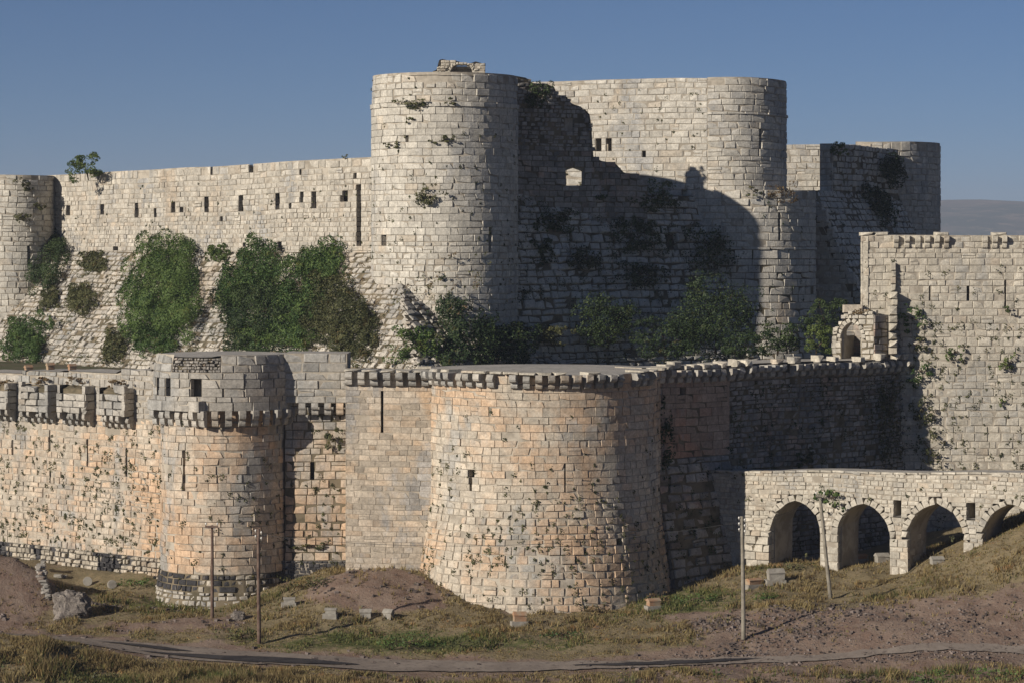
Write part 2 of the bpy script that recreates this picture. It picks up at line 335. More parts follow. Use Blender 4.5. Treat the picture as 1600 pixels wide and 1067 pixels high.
class Thing:
    def __init__(s, name, label, cat, base, group=None):
        s.base = np.array(base, float); s.o = link(name, None, loc=Vector(s.base), label=label, category=cat, group=group)
        s.o.empty_display_size = .5; s.st = []; s.cores = []
    def core(s, V, F, mat): s.cores.append((np.asarray(V, float), F, mat))
    def stone(s, p, t, k, n, w, h, dep, mat, worn, parent=None):
        s.st.append((np.asarray(p), t, k, n, w, h, dep, mat, worn, parent, int(RNG.integers(NVAR))))
    def masonry(s, S, u0, u1, z0, z1, mat='inner', hr=(.36, .5), wr=(.5, 1.1), worn=0.0, gap=.03, proud=.02, miss=.012, holes=(), top=None,
                mort='mortar', md=.045, dep=.42, parent=None, alt=None, tilt=.006, mortar=True, sink=0.0, rag=0.0):
        """courses of single stones over the surface S; joints are a recessed mortar sheet; openings stay open"""
        z = z0; mV = []; mF = []; mn = 0
        while z < z1 - .12:
            h = RNG.uniform(*hr) * (RNG.choice([.72, 1.22]) if RNG.random() < .16 else 1)
            if z1 - (z + h) < hr[0] * .6: h = z1 - z
            zc = z + h / 2
            segs = [(u0, u1)]
            for q in holes:
                if callable(q): iv = q(zc)
                else: iv = (q[0], q[1]) if min(z + h, q[3]) - max(z, q[2]) > .45 * h or (q[2] >= z and q[3] <= z + h) else None
                if iv is None: continue
                ns = []
                for a, b in segs:
                    if iv[1] <= a or iv[0] >= b: ns.append((a, b)); continue
                    if iv[0] - a > .05: ns.append((a, iv[0]))
                    if b - iv[1] > .05: ns.append((iv[1], b))
                segs = ns
            for a, b in segs:
                if mortar:
                    k = max(1, int((b - a) / .7)); us = np.linspace(a, b, k + 1)
                    if top is not None:
                        tz = np.minimum(z + h, np.array([top(x) for x in us]) - .02)
                    else: tz = np.full(k + 1, z + h)
                    ok = tz > z + .02
                    q = np.concatenate([S.pos(us, np.full(k + 1, z), -md), S.pos(us, np.maximum(tz, z + .001), -md)])
                    for i in range(k):
                        if ok[i] and ok[i + 1]: mF.append((mn + i, mn + i + 1, mn + k + 2 + i, mn + k + 1 + i))
                    mV.append(q); mn += len(q)
                u = a + (-RNG.uniform(0, .6) * wr[0] if a == u0 else 0)
                while u < b - 1e-6:
                    w = (wr[0] + (wr[1] - wr[0]) * RNG.random() ** 1.3) * (h / np.mean(hr)) ** .3 * (1.5 if RNG.random() < .05 else 1)
                    if b - (u + w) < wr[0] * .55: w = b - u
                    ua, ub = max(u, a), min(u + w, b); u += w
                    if ub - ua < .06: continue
                    uc = (ua + ub) / 2
                    if top is not None and zc > top(uc): continue
                    small = RNG.random() < miss
                    t, k, n = frame(S, uc, zc)
                    pr = RNG.normal(0, proud * .7) - sink - (RNG.uniform(.05, .14) if RNG.random() < miss * 1.5 else 0)
                    p = S.pos(uc, zc) + n * pr
                    a1 = RNG.normal(0, tilt); a2 = RNG.normal(0, tilt * 1.5)
                    t = t + k * a1 + n * a2; t /= np.linalg.norm(t); n = n - t * np.dot(n, t); n /= np.linalg.norm(n); k = np.cross(n, t)
                    g = gap * RNG.uniform(.25, .95)
                    mt = mat if alt is None else alt(uc, zc)
                    ww, hh_ = ub - ua - g, h * RNG.uniform(.96, 1.0) - g * .9
                    if rag and z + h > z1 - .02:
                        if RNG.random() < rag * .35: continue
                        h2 = hh_ * (1 - rag * RNG.random() ** 2 * .6); p = p - k * (hh_ - h2) / 2; hh_ = h2
                    if small: ww *= RNG.uniform(.6, .85); hh_ *= RNG.uniform(.65, .9); p = p + t * RNG.normal(0, .04) - k * h * .05
                    elif RNG.random() < .10 + worn * .08: q_ = RNG.uniform(.03, .09) * (1 + worn); ww -= q_; p = p + t * q_ * RNG.choice([-.5, .5])
                    if not small and h > .3 and RNG.random() < .03 + .04 * worn:      # two thin stones in place of one
                        f_ = RNG.uniform(.38, .62); h_a, h_b = hh_ * f_ - .012, hh_ * (1 - f_) - .012
                        s.stone(p + k * (hh_ - h_a) / 2, t, k, n, max(.06, ww), h_a, dep, mt, worn, parent); p = p - k * (hh_ - h_b) / 2; hh_ = h_b
                    s.stone(p, t, k, n, max(.06, ww), max(.05, hh_) / max(.4, k[2]), dep, mt, worn, parent)
            z += h
        if mortar and mn: s.core(np.concatenate(mV), [np.array(mF, np.int32)] if mF else [], mort)
    def wall_core(s, S, u0, u1, z0, thick, top, mat='mortar', spans=None, du=.5, back=None, inset=.9, zl=None, lid='slab'):
        """solid body behind the face, in columns; spans(u) lists the solid heights (openings right through)"""
        k = max(1, int(round((u1 - u0) / du))); us = np.linspace(u0, u1, k + 1); mb = MB(); cap = MB()
        tp = top if callable(top) else (lambda u: top)
        for i in range(k):
            a, b = us[i], us[i + 1]; e = 1e-4
            sa = spans(a + e) if spans else [(z0, tp(a + e))]; sb = spans(b - e) if spans else [(z0, tp(b - e))]
            if len(sa) != len(sb): sa = sb = spans((a + b) / 2)
            for (l0, l1), (r0, r1) in zip(sa, sb):
                n = max(1, int((max(l1, r1) - min(l0, r0)) / 1.5)) if zl is None else zl
                for j in range(n):
                    f0, f1 = j / n, (j + 1) / n
                    zs = (l0 + (l1 - l0) * f0, r0 + (r1 - r0) * f0, l0 + (l1 - l0) * f1, r0 + (r1 - r0) * f1)
                    def q(u, z):
                        f = S.pos(u, z, -inset); bk = S.pos(u, z, 0); o = float(S.off(np.array(z))); bk = bk.copy()
                        bk[:2] -= S.n * (o + thick); return f, bk
                    fa, ba = q(a, zs[0]); fb, bb = q(b, zs[1]); fc, bc = q(a, zs[2]); fd, bd = q(b, zs[3])
                    mb.hexa([fa, fb, bb, ba], [fc, fd, bd, bc])
                    if j == n - 1 and lid:
                        up = np.array((0, 0, .004)); f2 = S.pos(a, zs[2], -.02) + up; f3 = S.pos(b, zs[3], -.02) + up
                        cap.add([f2, f3, bd + up, bc + up], [(0, 1, 2, 3)])
        s.core(np.concatenate(mb.V), [np.array(mb.F[4], np.int32)], mat)
        if cap.n: s.core(np.concatenate(cap.V), [np.array(cap.F[4], np.int32)], lid)
    def tower_core(s, S, z0, z1, mat='mortar', inset=.9, seg=64, lid='slab', step=1.2, full=True):
        n = max(2, int((z1 - z0) / step) + 1); zs = np.linspace(z0, z1, n); th = np.linspace(0, 2 * math.pi, seg, endpoint=False)
        V = [];
        for z in zs: V.append(S.pos(th * S.R, np.full(seg, z), -inset))
        V = np.concatenate(V); F = []
        for i in range(n - 1):
            for j in range(seg): F.append((i * seg + j, i * seg + (j + 1) % seg, (i + 1) * seg + (j + 1) % seg, (i + 1) * seg + j))
        s.core(V, [np.array(F, np.int32)], mat)
        c = S.pos(th * S.R, np.full(seg, z1 + .004), -.03); s.core(np.concatenate([c, [[S.c[0], S.c[1], z1 + .004]]]), [np.array([(j, (j + 1) % seg, seg) for j in range(seg)], np.int32)], lid)
        # outer skin round the back, where no single stones are laid
        tb = np.linspace(S.t1, 2 * math.pi + S.t0, 24); V = np.concatenate([S.pos(tb * S.R, np.full(24, z), -.04) for z in zs]); F = []
        for i in range(n - 1):
            for j in range(23): F.append((i * 24 + j, i * 24 + j + 1, (i + 1) * 24 + j + 1, (i + 1) * 24 + j))
        s.core(V, [np.array(F, np.int32)], mat)
    def finish(s, maxobj=300):
        if s.cores:
            mats = []; V = []; Fs = []; mi = []; n = 0
            for v, F, mt in s.cores:
                if mt not in mats: mats.append(mt)
                for f in F:
                    Fs.append(f + n); mi += [mats.index(mt)] * len(f)
                V.append(v - s.base); n += len(v)
            link('wall_core', mesh('wall_core', np.concatenate(V), Fs, [M[x] for x in mats], mi), s.o)
        # score: how large each stone shows in the photograph
        def score(q):
            p, t, k, n, w, h = q[:6]; x, y = proj(p); v = np.array((0, 0, CAMZ)) - p; d = np.linalg.norm(v); c = float(np.dot(n, v)) / d
            a = w * h * c / d ** 2
            if not (-10 < x < 1610 and -10 < y < 1075) or c < .05: a = a * .001 - 1
            return a
        by = {}
        for q in s.st: by.setdefault(q[9][0].name if q[9] else '', []).append(q)
        for L in by.values():
            parent = L[0][9]
            L.sort(key=score, reverse=True)
            keep, rest = L[:maxobj], L[maxobj:]
            par, off = (s.o, s.base) if parent is None else parent
            for p, t, k, n, w, h, dep, mt, worn, _, vi in keep:
                o = bpy.data.objects.new('stone', stone_mesh(worn, vi, mt)); COL.objects.link(o); o.parent = par
                q = p - off; m = Matrix(((t[0] * w, -n[0] * dep, k[0] * h, q[0]), (t[1] * w, -n[1] * dep, k[1] * h, q[1]), (t[2] * w, -n[2] * dep, k[2] * h, q[2]), (0, 0, 0, 1)))
                o.matrix_basis = m
            if rest:
                mats = sorted({q[7] for q in rest}); V = []; F = []; mi = []; tn = []; nn = 0
                for p, t, k, n, w, h, dep, mt, worn, _, vi in rest:
                    v, f = VAR[worn][vi]; V.append(p - off + v[:, :1] * t * w - v[:, 1:2] * n * dep + v[:, 2:] * k * h); F.append(f + nn); nn += len(v)
                    mi += [mats.index(mt)] * len(f); tn += [RNG.random()] * len(f)
                link('stones', mesh('stones', np.concatenate(V), [np.concatenate(F)], [M[x] for x in mats], mi, tn), par, kind='stuff')
        return s

_cm = {}
def corbel_mesh(mat, k):
    """two rounded lobes, one above the other; unit: width x +-.5, projects to -y, height 0..1"""
    if (mat, k) not in _cm:
        r = np.random.default_rng(900 + k)
        prof = [(0, 0), (.26, .02), (.42, .09), (.50, .22), (.50, .40), (.48, .44), (.76, .47), (.92, .55), (1.0, .68), (1.0, .98), (.96, 1.0), (0, 1.0)]
        if k % 4 == 3: prof = [(0, 0), (.26, .02), (.42, .09), (.50, .22), (.50, .40), (.48, .44), (.66, .50), (.72, .62), (.62, .80), (.58, .9), (.5, .96), (0, 1.0)]
        n = len(prof); V = []
        for x in (-.5, .5):
            for a, b in prof: V.append((x * (1 - r.uniform(0, .06)), -a * (1 + r.normal(0, .02)), b + r.normal(0, .008)))
        F4 = [(i, (i + 1) % n, n + (i + 1) % n, n + i) for i in range(n)]
        mb = MB(); mb.add(V, F4 + [tuple(range(n))[::-1], tuple(range(n, 2 * n))])
        _cm[(mat, k)] = mb.build('corbel', M[mat])
    return _cm[(mat, k)]
def corbels(T, S, us, z, w, depth, h, mat='grey', parent=None, drop=0.0, name='corbel'):
    for u in us:
        if RNG.random() < drop: continue
        t, k, n = frame(S, u, z); n = np.array((n[0], n[1], 0)); n /= np.linalg.norm(n); p = S.pos(u, z) - n * .05
        par, off = (T.o, T.base) if parent is None else parent
        o = bpy.data.objects.new(name, corbel_mesh(mat, int(RNG.integers(8)))); COL.objects.link(o); o.parent = par
        ww, dd, hh = w * RNG.uniform(.9, 1.08), depth * RNG.uniform(.93, 1.05), h; q = p - off
        o.matrix_basis = Matrix(((t[0] * ww, -n[0] * dd, 0, q[0]), (t[1] * ww, -n[1] * dd, 0, q[1]), (0, 0, hh, q[2]), (0, 0, 0, 1)))

# ------------------------------------------------------------------ ground
CP = [(0, 872, 160), (120, 884, 156), (240, 903, 152), (250, 940, 148.5), (350, 944, 147), (440, 915, 148.5), (500, 895, 149), (545, 893, 147.5), (600, 897, 146),
      (650, 915, 144.5), (690, 938, 143), (850, 960, 142), (1000, 946, 143.5), (1050, 925, 147), (1100, 885, 152), (1165, 882, 150.5), (1220, 882, 149.5),
      (1310, 895, 147.3), (1400, 899, 145.3), (1530, 862, 142.5), (1600, 848, 141), (1700, 835, 139), (1345, 874, 153), (1460, 850, 156), (1600, 800, 158), (1250, 880, 158),
      (300, 963, 142), (160, 925, 148), (110, 940, 145), (0, 955, 143), (20, 872, 147), (-60, 865, 147), (58, 893, 146.5), (95, 935, 149), (450, 955, 142), (600, 968, 140),
      (540, 912, 144.3), (570, 903, 144.8), (620, 930, 142.8), (480, 930, 144), (700, 972, 139.5), (800, 982, 138), (1000, 982, 137.5), (1160, 998, 134), (1240, 950, 138.5), (1300, 935, 141),
      (1450, 918, 139.8), (1600, 893, 138.5), (1600, 950, 135), (1400, 975, 134.3), (1500, 955, 135), (1200, 985, 135),
      (0, 990, 137), (100, 998, 135.5), (200, 1010, 134), (400, 1030, 131), (600, 1042, 129.5), (800, 1045, 129), (1000, 1037, 130), (1300, 1030, 130.5), (1600, 1022, 131), (1750, 1015, 131.5), (-150, 978, 139),
      (0, 1064, 124), (30, 1006, 129), (75, 1012, 128.5), (150, 1052, 127), (400, 1063, 125), (800, 1066, 126), (1200, 1066, 126), (1600, 1058, 125), (-120, 1000, 130), (1800, 1050, 125)]
cx = [(W(a, d), d, Z(b, d)) for a, b, d in CP]
cx += [(x, 112, -.6) for x in (-30, 0, 30)] + [(x, 95, -.8) for x in (-40, 0, 40)] + [(x, 170, 3.0) for x in (-45, -20, 0, 20, 45)] + [(x, 200, 4) for x in (-60, 0, 60)] + [(-60, 150, 2.5), (60, 150, 9), (-60, 120, 0), (60, 120, 2)]
cx = np.array(cx)
def _tps(r2): return .5 * r2 * np.log(r2 + 1e-9)
_d2 = ((cx[:, None, :2] - cx[None, :, :2]) ** 2).sum(-1); _n = len(cx)
_A = np.zeros((_n + 3, _n + 3)); _A[:_n, :_n] = _tps(_d2) + np.eye(_n) * .6; _A[:_n, _n] = 1; _A[:_n, _n + 1:] = cx[:, :2]; _A[_n:, :_n] = _A[:_n, _n:].T
_w = np.linalg.solve(_A, np.concatenate([cx[:, 2], np.zeros(3)]))
ROAD = np.array([(W(a, d), d) for a, d in ((-250, 141), (-100, 138.6), (0, 136.8), (100, 135.4), (200, 134.0), (400, 131.6), (600, 130.1), (800, 129.6), (1000, 130.1), (1300, 130.9), (1600, 131.5), (1800, 132))])
ROADW = np.interp(ROAD[:, 0], [-30, -20, -8, 3, 10, 30], [1.5, 1.8, 1.6, .9, .45, .4])
def road_dist(x, y):
    x = np.asarray(x, float); c = np.interp(x, ROAD[:, 0], ROAD[:, 1]); w = np.interp(x, ROAD[:, 0], ROADW); return np.abs(y - c) - w
def ter(x, y, detail=True):
    x = np.atleast_1d(np.asarray(x, float)); y = np.atleast_1d(np.asarray(y, float)); sh = x.shape; x = x.ravel(); y = y.ravel(); z = np.empty(len(x))
    for i in range(0, len(x), 20000):
        xs, ys = np.clip(x[i:i + 20000], -65, 65), np.clip(y[i:i + 20000], 90, 205); d2 = (xs[:, None] - cx[:, 0]) ** 2 + (ys[:, None] - cx[:, 1]) ** 2
        z[i:i + 20000] = _tps(d2) @ _w[:_n] + _w[_n] + xs * _w[_n + 1] + ys * _w[_n + 2]
    z = np.clip(z, -3, 9)
    if detail:
        a = smooth(.2, 1.6, road_dist(x, y))
        z = z + a * (fbm(x * .5, y * .5, 3, 3) * .5 + fbm(x * 2.2, y * 2.2, 9, 3) * .22) - .06 * (1 - a)
    # the valley between, and the hillside the photographer stands on
    far = smooth(60, 300, np.hypot(x, y - 150)); hill = 20.3 * np.exp(-((x / 60) ** 2 + ((y + 8) / 34) ** 2))
    z = z * (1 - far) + far * (-55 + 20 * fbm(x * .002, y * .002, 21, 3))
    z = np.maximum(z, hill - 6 * smooth(0, 25, y) * 0 - 3)
    z = np.where(hill > 15, np.maximum(z, hill - .5), z)
    return z.reshape(sh)
def stretch(lo, hi, fine, ext):
    c = np.arange(lo, hi + 1e-6, fine); g = []; s = fine
    v = hi
    while v < ext[1]: s *= 1.3; v += s; g.append(v)
    l = []; s = fine; v = lo
    while v > ext[0]: s *= 1.3; v -= s; l.append(v)
    return np.array(l[::-1] + list(c) + g)
gx = stretch(-34, 34, .26, (-9000, 9000)); gy = stretch(121, 162, .26, (-3000, 12000))
GX, GY = np.meshgrid(gx, gy); GZ = ter(GX, GY)
nx, ny = len(gx), len(gy); idx = np.arange(nx * ny).reshape(ny, nx)
quads = np.stack([idx[:-1, :-1], idx[:-1, 1:], idx[1:, 1:], idx[1:, :-1]], -1).reshape(-1, 4)
def blob(x, y, px, D, rx, ry): return np.exp(-(((x - W(px, D)) / rx) ** 2 + ((y - D) / ry) ** 2))
def soilmask(x, y):
    s = 1.6 * blob(x, y, 610, 143.8, 3.6, 2.6) + 1.4 * blob(x, y, 540, 145, 2.4, 2.2) + 1.3 * blob(x, y, 0, 144, 3.2, 4) + .9 * blob(x, y, 270, 140.5, 5, 1.8)
    s = s + 1.5 * smooth(W(1050, 134), W(1180, 134), x) * smooth(141, 135.5, y + .12 * (x - 15)) + .9 * blob(x, y, 1110, 138, 2.5, 2.0) + 1.0 * blob(x, y, 700, 126.5, 12, .9) * .8 + .8 * blob(x, y, 1100, 126.5, 8, 1.2)
    return s + .9 * smooth(2.2, .2, road_dist(x, y)) + 1.6 * fbm(x * .45, y * .45, 31, 4)
def greenmask(x, y):
    return .9 * blob(x, y, 620, 135, 9, 2.5) + .8 * blob(x, y, 1080, 143, 5, 4) + .6 * blob(x, y, 200, 147, 5, 3) + .6 * blob(x, y, 1500, 126, 6, 2) + .5 * blob(x, y, 230, 125.5, 5, 2) + 1.5 * fbm(x * .35, y * .35, 41, 4)
def ground_mat():
    m, nt, b = new_mat('ground'); pv = pos_vec(nt)
    def at(n):
        a = N(nt, 'ShaderNodeAttribute'); a.attribute_name = n; return a.outputs['Fac']
    n1 = noise(nt, pv, .9, 6, .65, .3); n2 = noise(nt, pv, 5, 6, .7); n3 = noise(nt, pv, 2.2, 6, .7, .2)
    dry = mixc(nt, rng_map(nt, n3, .35, .65), (.235, .185, .11), (.17, .14, .08))
    grn = mixc(nt, rng_map(nt, n2, .35, .65), (.07, .08, .028), (.13, .13, .05))
    gm = rng_map(nt, math_n(nt, 'ADD', at('green'), math_n(nt, 'MULTIPLY', math_n(nt, 'SUBTRACT', n3, .5), 1.6)), .35, .75)
    c = mixc(nt, gm, dry, grn)
    soil = mixc(nt, rng_map(nt, n1, .35, .65), (.185, .125, .094), (.235, .175, .135))
    soil = mixc(nt, math_n(nt, 'MULTIPLY', rng_map(nt, n2, .52, .7), .6), soil, (.26, .215, .185))
    sm = rng_map(nt, math_n(nt, 'ADD', at('soil'), math_n(nt, 'MULTIPLY', math_n(nt, 'SUBTRACT', n3, .5), 1.0)), .35, .65)
    c = mixc(nt, sm, c, soil)
    nt.links.new(c, b.inputs['Base Color']); bump(nt, b, n2, .8, .12); return m
me = mesh('ground', np.stack([GX, GY, GZ], -1).reshape(-1, 3), [quads], ground_mat(), smooth=True)
for nm, f in (('soil', soilmask), ('green', greenmask)):
    a = me.attributes.new(nm, 'FLOAT', 'POINT'); a.data.foreach_set('value', f(GX, GY).astype(np.float32).ravel())
link('ground', me, kind='structure')

def ground_hit(px, py):
    D = np.linspace(122, 158, 721); z = ter(W(px, D), D); r = Z(py, D); i = np.argmax(z > r)
    if not (z > r).any(): i = np.argmin(np.abs(z - r))
    return np.array((W(px, D[i]), D[i], z[i]))

# the track, with dark patches laid over it
def sheet(name, left, right, lift, mat, n=200, m=8, kind='structure', parent=None, label=None, ragged=.0):
    xs = np.linspace(left[0][0], left[-1][0], n); L = np.interp(xs, [p[0] for p in left], [p[1] for p in left]); Rr = np.interp(xs, [p[0] for p in right], [p[1] for p in right])
    if ragged: L = L + ragged * fbm(xs * 1.3, xs * 0 + 3, 55, 4); Rr = Rr + ragged * fbm(xs * 1.3, xs * 0 + 9, 66, 4)
    f = np.linspace(0, 1, m); X = np.repeat(xs[:, None], m, 1); Y = L[:, None] + (Rr - L)[:, None] * f; Zz = ter(X, Y) + lift
    id_ = np.arange(n * m).reshape(n, m); q = np.stack([id_[:-1, :-1], id_[1:, :-1], id_[1:, 1:], id_[:-1, 1:]], -1).reshape(-1, 4)
    return link(name, mesh(name, np.stack([X, Y, Zz], -1).reshape(-1, 3), [q], M[mat], smooth=True), parent, kind=kind, label=label)
sheet('road', [(x, y - w) for (x, y), w in zip(ROAD, ROADW)], [(x, y + w) for (x, y), w in zip(ROAD, ROADW)], .075, 'road', 420, 12, ragged=.5)
def patch(pts):  # thin dark sheet with ragged edges, just above the track
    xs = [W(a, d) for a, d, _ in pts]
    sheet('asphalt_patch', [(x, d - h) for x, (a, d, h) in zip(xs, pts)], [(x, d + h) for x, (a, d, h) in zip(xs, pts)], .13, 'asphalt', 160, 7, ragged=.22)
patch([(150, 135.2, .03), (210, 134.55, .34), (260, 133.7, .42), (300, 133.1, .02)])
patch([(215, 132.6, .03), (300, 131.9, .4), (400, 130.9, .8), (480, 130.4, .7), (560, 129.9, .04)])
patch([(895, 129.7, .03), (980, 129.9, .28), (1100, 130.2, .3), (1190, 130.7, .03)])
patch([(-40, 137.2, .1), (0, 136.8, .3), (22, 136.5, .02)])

# far hills
hx = np.linspace(-7000, 7000, 240); hy = np.linspace(3600, 6600, 60); HX, HY = np.meshgrid(hx, hy)
ridge = np.exp(-((HY - 5000) / 900) ** 2)
HZ = -60 + ridge * (148 + 100 * fbm(HX * .0011 + 3.3, HY * .0011, 71, 5) + 34 * np.exp(-((HX - 880) / 260) ** 2)) + 25 * fbm(HX * .004, HY * .004, 75, 4) * ridge
i2 = np.arange(HX.size).reshape(HX.shape); q = np.stack([i2[:-1, :-1], i2[:-1, 1:], i2[1:, 1:], i2[1:, :-1]], -1).reshape(-1, 4)
M['hill'] = plain_mat('far hillside', (.13, .11, .085), (.05, .065, .05), .004, .42, .58, (.24, .19, .14), bmp=0)
link('hills', mesh('hills', np.stack([HX, HY, HZ], -1).reshape(-1, 3), [q], M['hill'], smooth=True), kind='structure')

# ground between the two rings of walls
wp = [(-60, 170), (-36, 166), (-22, 156), (-17, 153.5), (-9, 152.5), (2, 152), (8.5, 153), (23, 166.5), (60, 167), (60, 260), (-80, 260)]
bmV = [(x, y, 12.3) for x, y in wp] + [(x, y, 9.0) for x, y in wp]; nn = len(wp)
mbw = MB(); mbw.add(bmV, [tuple(range(nn))] + [(i, nn + i, nn + (i + 1) % nn, (i + 1) % nn) for i in range(nn)])
link('castle_ward', mbw.build('castle_ward', M['ward']), kind='structure')

# ------------------------------------------------------------------ castle: outer ring
def pxrange(lo, hi, n): return np.linspace(lo, hi, n)
# --- central half-round tower
def rct(z): z = np.asarray(z, float); return 6.9 + .95 * np.clip((7.4 - z) / 6.4, 0, 1.6) ** 1.15
CT = Tower((1.8, 150.0), rct, -96, 96)
T = Thing('round_tower', 'largest half-round tower in front, cream and peach ashlar with flared foot', 'tower', (1.8, 150, 0))
h1 = hole(CT, 735, 752, 4.5, 36); h1b = hole(CT, 736, 742, 10, 10); h2 = hole(CT, 883, 749, 2.5, 40); h3 = hole(CT, 968, 845, 8, 10); h4 = hole(CT, 826, 757, 12, 6)
CTH = [h1, h1b, h2, h3]
T.masonry(CT, R(-94) * CT.R, R(94) * CT.R, -.5, 7.2, 'tower', (.38, .50), (.45, .9), .5, .04, .03, .012, CTH, mort='mortar', tilt=.012)
T.masonry(CT, R(-94) * CT.R, R(94) * CT.R, 7.2, 14.45, 'tower', (.38, .47), (.45, 1.0), 0.0, .03, .015, .006, CTH)
T.tower_core(CT, -1.5, 14.45)
ths = np.arange(-92, 60, 5.6)
corbels(T, CT, R(1) * ths * CT.R, 13.66, .41, .74, .82, drop=.09)
for i, th in enumerate(np.arange(-90, 92, 7.5)):       # broken edge slabs of the platform
    if RNG.random() < .30: continue
    S2 = CT; u = R(th) * CT.R; t, k, n = frame(S2, u, 14); T.stone(S2.pos(u, 14.55) + n * RNG.uniform(.2, .55), t, np.array((0, 0, 1.)), n, RNG.uniform(.7, .95), RNG.uniform(.12, .2), RNG.uniform(.8, 1.2), 'bastion', 1.0)
T.finish()

# --- square bastion beside it
SB = Wall((W(540, 147.9), 147.9), (-4.62, 147.55))
T = Thing('square_bastion', 'flat fronted bastion of smooth recut ashlar left of the largest round tower', 'tower', (-7.3, 148, 0))
hs = hole(SB, 597, 644, 4, 58)
T.masonry(SB, 0, SB.L, 2.55, 14.4, 'smooth', (.27, .40), (.45, 1.15), 0.0, .016, .006, .001, [hs], mort='mortar_lt', md=.03, tilt=.002)
T.masonry(SB, 0, SB.L + .1, 1.4, 2.55, 'basalt', (.17, .22), (.25, .5), .5, .03, .01, 0, mort='mortar')
SBs = Wall((W(540, 147.9), 150.4), (W(540, 147.9), 147.9))
T.masonry(SBs, 0, SBs.L, 1.4, 14.4, 'smooth', (.3, .42), (.45, 1.15), 0.0, .02, .006, 0, mort='mortar_lt')
T.wall_core(SB, .45, SB.L - .05, -1, 4.6, 14.4)
corbels(T, SB, np.arange(.2, SB.L - .1, .74), 13.62, .43, .74, .82)
for u in np.arange(.4, SB.L, 1.0):
    t, k, n = frame(SB, u, 14); T.stone(SB.pos(u, 14.5) + n * RNG.uniform(.25, .5), t, np.array((0, 0, 1.)), n, RNG.uniform(.8, .98), RNG.uniform(.12, .18), 1.1, 'bastion', 1.0)
T.finish()

# --- recessed curtain between the two round towers
RC = Wall((W(445, 149.4), 149.4), (W(543, 149.4), 149.4))
T = Thing('castle_rampart', 'short ochre curtain wall recessed between the smaller round tower and flat bastion', 'wall', (-11.5, 152, 0))
hc = hole(RC, 488, 735, 6, 22)
T.masonry(RC, 0, RC.L, 3.35, 12.6, 'peach', (.36, .5), (.45, .95), .5, .04, .03, .012, [hc], mort='mortar_dk')
T.masonry(RC, -.5, RC.L, 1.2, 3.35, 'basalt', (.2, .26), (.22, .42), .5, .03, .02, 0)
RP = Wall((W(445, 149.4), 148.95), (W(543, 149.4), 148.95))
T.masonry(RP, 0, RP.L, 12.55, 15.42, 'grey', (.38, .52), (.6, 1.3), .5, .03, .02, .004)
T.wall_core(RC, -.2, RC.L + .3, -1, 3.4, 12.5); T.wall_core(RP, 0, RP.L, 12.5, 3.4, 15.4)
corbels(T, RP, [1.05, 1.8, 2.55, 3.25], 11.85, .42, .5, .72, 'peach')
for o in T.o.children: pass
T.finish()

# --- smaller round tower on the left
def rlt(z):
    z = np.asarray(z, float); return 3.83 + .30 * np.clip((2.9 - z) / 1.6, 0, 1.4)
LT = Tower((W(353, 151), 151.0), rlt, -98, 98)
T = Thing('round_tower', 'smaller round tower with machicolated grey parapet behind two dark telegraph poles', 'tower', (LT.c[0], 151, 0))
hl = hole(LT, 287, 737, 4.5, 58)
LTH = [hl]
T.masonry(LT, R(-96) * LT.R, R(96) * LT.R, 2.75, 12.2, 'peach', (.36, .52), (.5, 1.15), 0.0, .035, .018, .008, LTH)
T.masonry(LT, R(-96) * LT.R, R(96) * LT.R, 1.75, 2.75, 'mixed', (.25, .36), (.3, .7), 1.0, .05, .05, .03, mort='mortar_dk')
T.masonry(LT, R(-96) * LT.R, R(96) * LT.R, -.3, 1.75, 'talus', (.26, .4), (.3, .7), 1.0, .05, .07, .03, mort='mortar_dk', tilt=.03)
T.tower_core(LT, -1.5, 12.2, lid='mortar')
LP = Tower(LT.c, lambda z: 4.22 - .22 * np.clip((np.asarray(z, float) - 14.0) / 1.4, 0, 1) ** 2, -100, 100)
ho1 = hole(LP, 262, 606, 9, 26, (12.5, 15)); ho2 = hole(LP, 306, 607, 17, 24, (12.5, 15)); ho3 = hole(LP, 246, 607, 6, 24, (12.5, 15))
rub = (hit(LP, 268, 575, (12, 16))[0], hit(LP, 345, 575, (12, 16))[0])
T.masonry(LP, R(-98) * LP.R, R(98) * LP.R, 12.15, 14.35, 'grey', (.42, .55), (.7, 1.5), 0.0, .03, .02, 0, [ho1, ho2, ho3])
T.masonry(LP, R(-98) * LP.R, rub[0], 14.35, 15.35, 'grey', (.42, .5), (.6, 1.2), .5, .03, .02, 0)
T.masonry(LP, rub[0], rub[1], 14.35, 15.2, 'rough', (.14, .2), (.16, .32), 1.0, .04, .06, .06, mort='mortar_dk', tilt=.08, sink=.08, md=.22)
T.masonry(LP, rub[1], R(98) * LP.R, 14.35, 15.35, 'grey', (.42, .5), (.6, 1.2), .5, .03, .02, 0)
T.tower_core(LP, 12.15, 15.3)
corbels(T, LP, R(1) * np.arange(-12, 96, 10.2) * LP.R, 11.25, .40, .42, .92)
# the projecting brattice on its left front
BT = Wall(tuple(LP.pos(R(-66) * LP.R, 13, .55)[:2]), tuple(LP.pos(R(-13) * LP.R, 13, .50)[:2]))
T.masonry(BT, 0, BT.L, 12.15, 12.75, 'grey', (.6, .6), (.8, 1.3), 0.0, .03, .02, 0)
T.wall_core(BT, .05, BT.L - .05, 12.15, 1.2, 12.75, mat='mortar', inset=.35)
BTs = Wall(tuple(BT.b), tuple(BT.b - BT.n * .9)); T.masonry(BTs, 0, .9, 12.15, 12.75, 'grey', (.6, .6), (.9, .9), 0.0, .03, 0, 0, dep=.2)
corbels(T, Wall(tuple(BT.a - BT.n * .5), tuple(BT.b - BT.n * .5)), np.arange(.25, BT.L, .66), 11.25, .38, .5, .92)
T.finish()

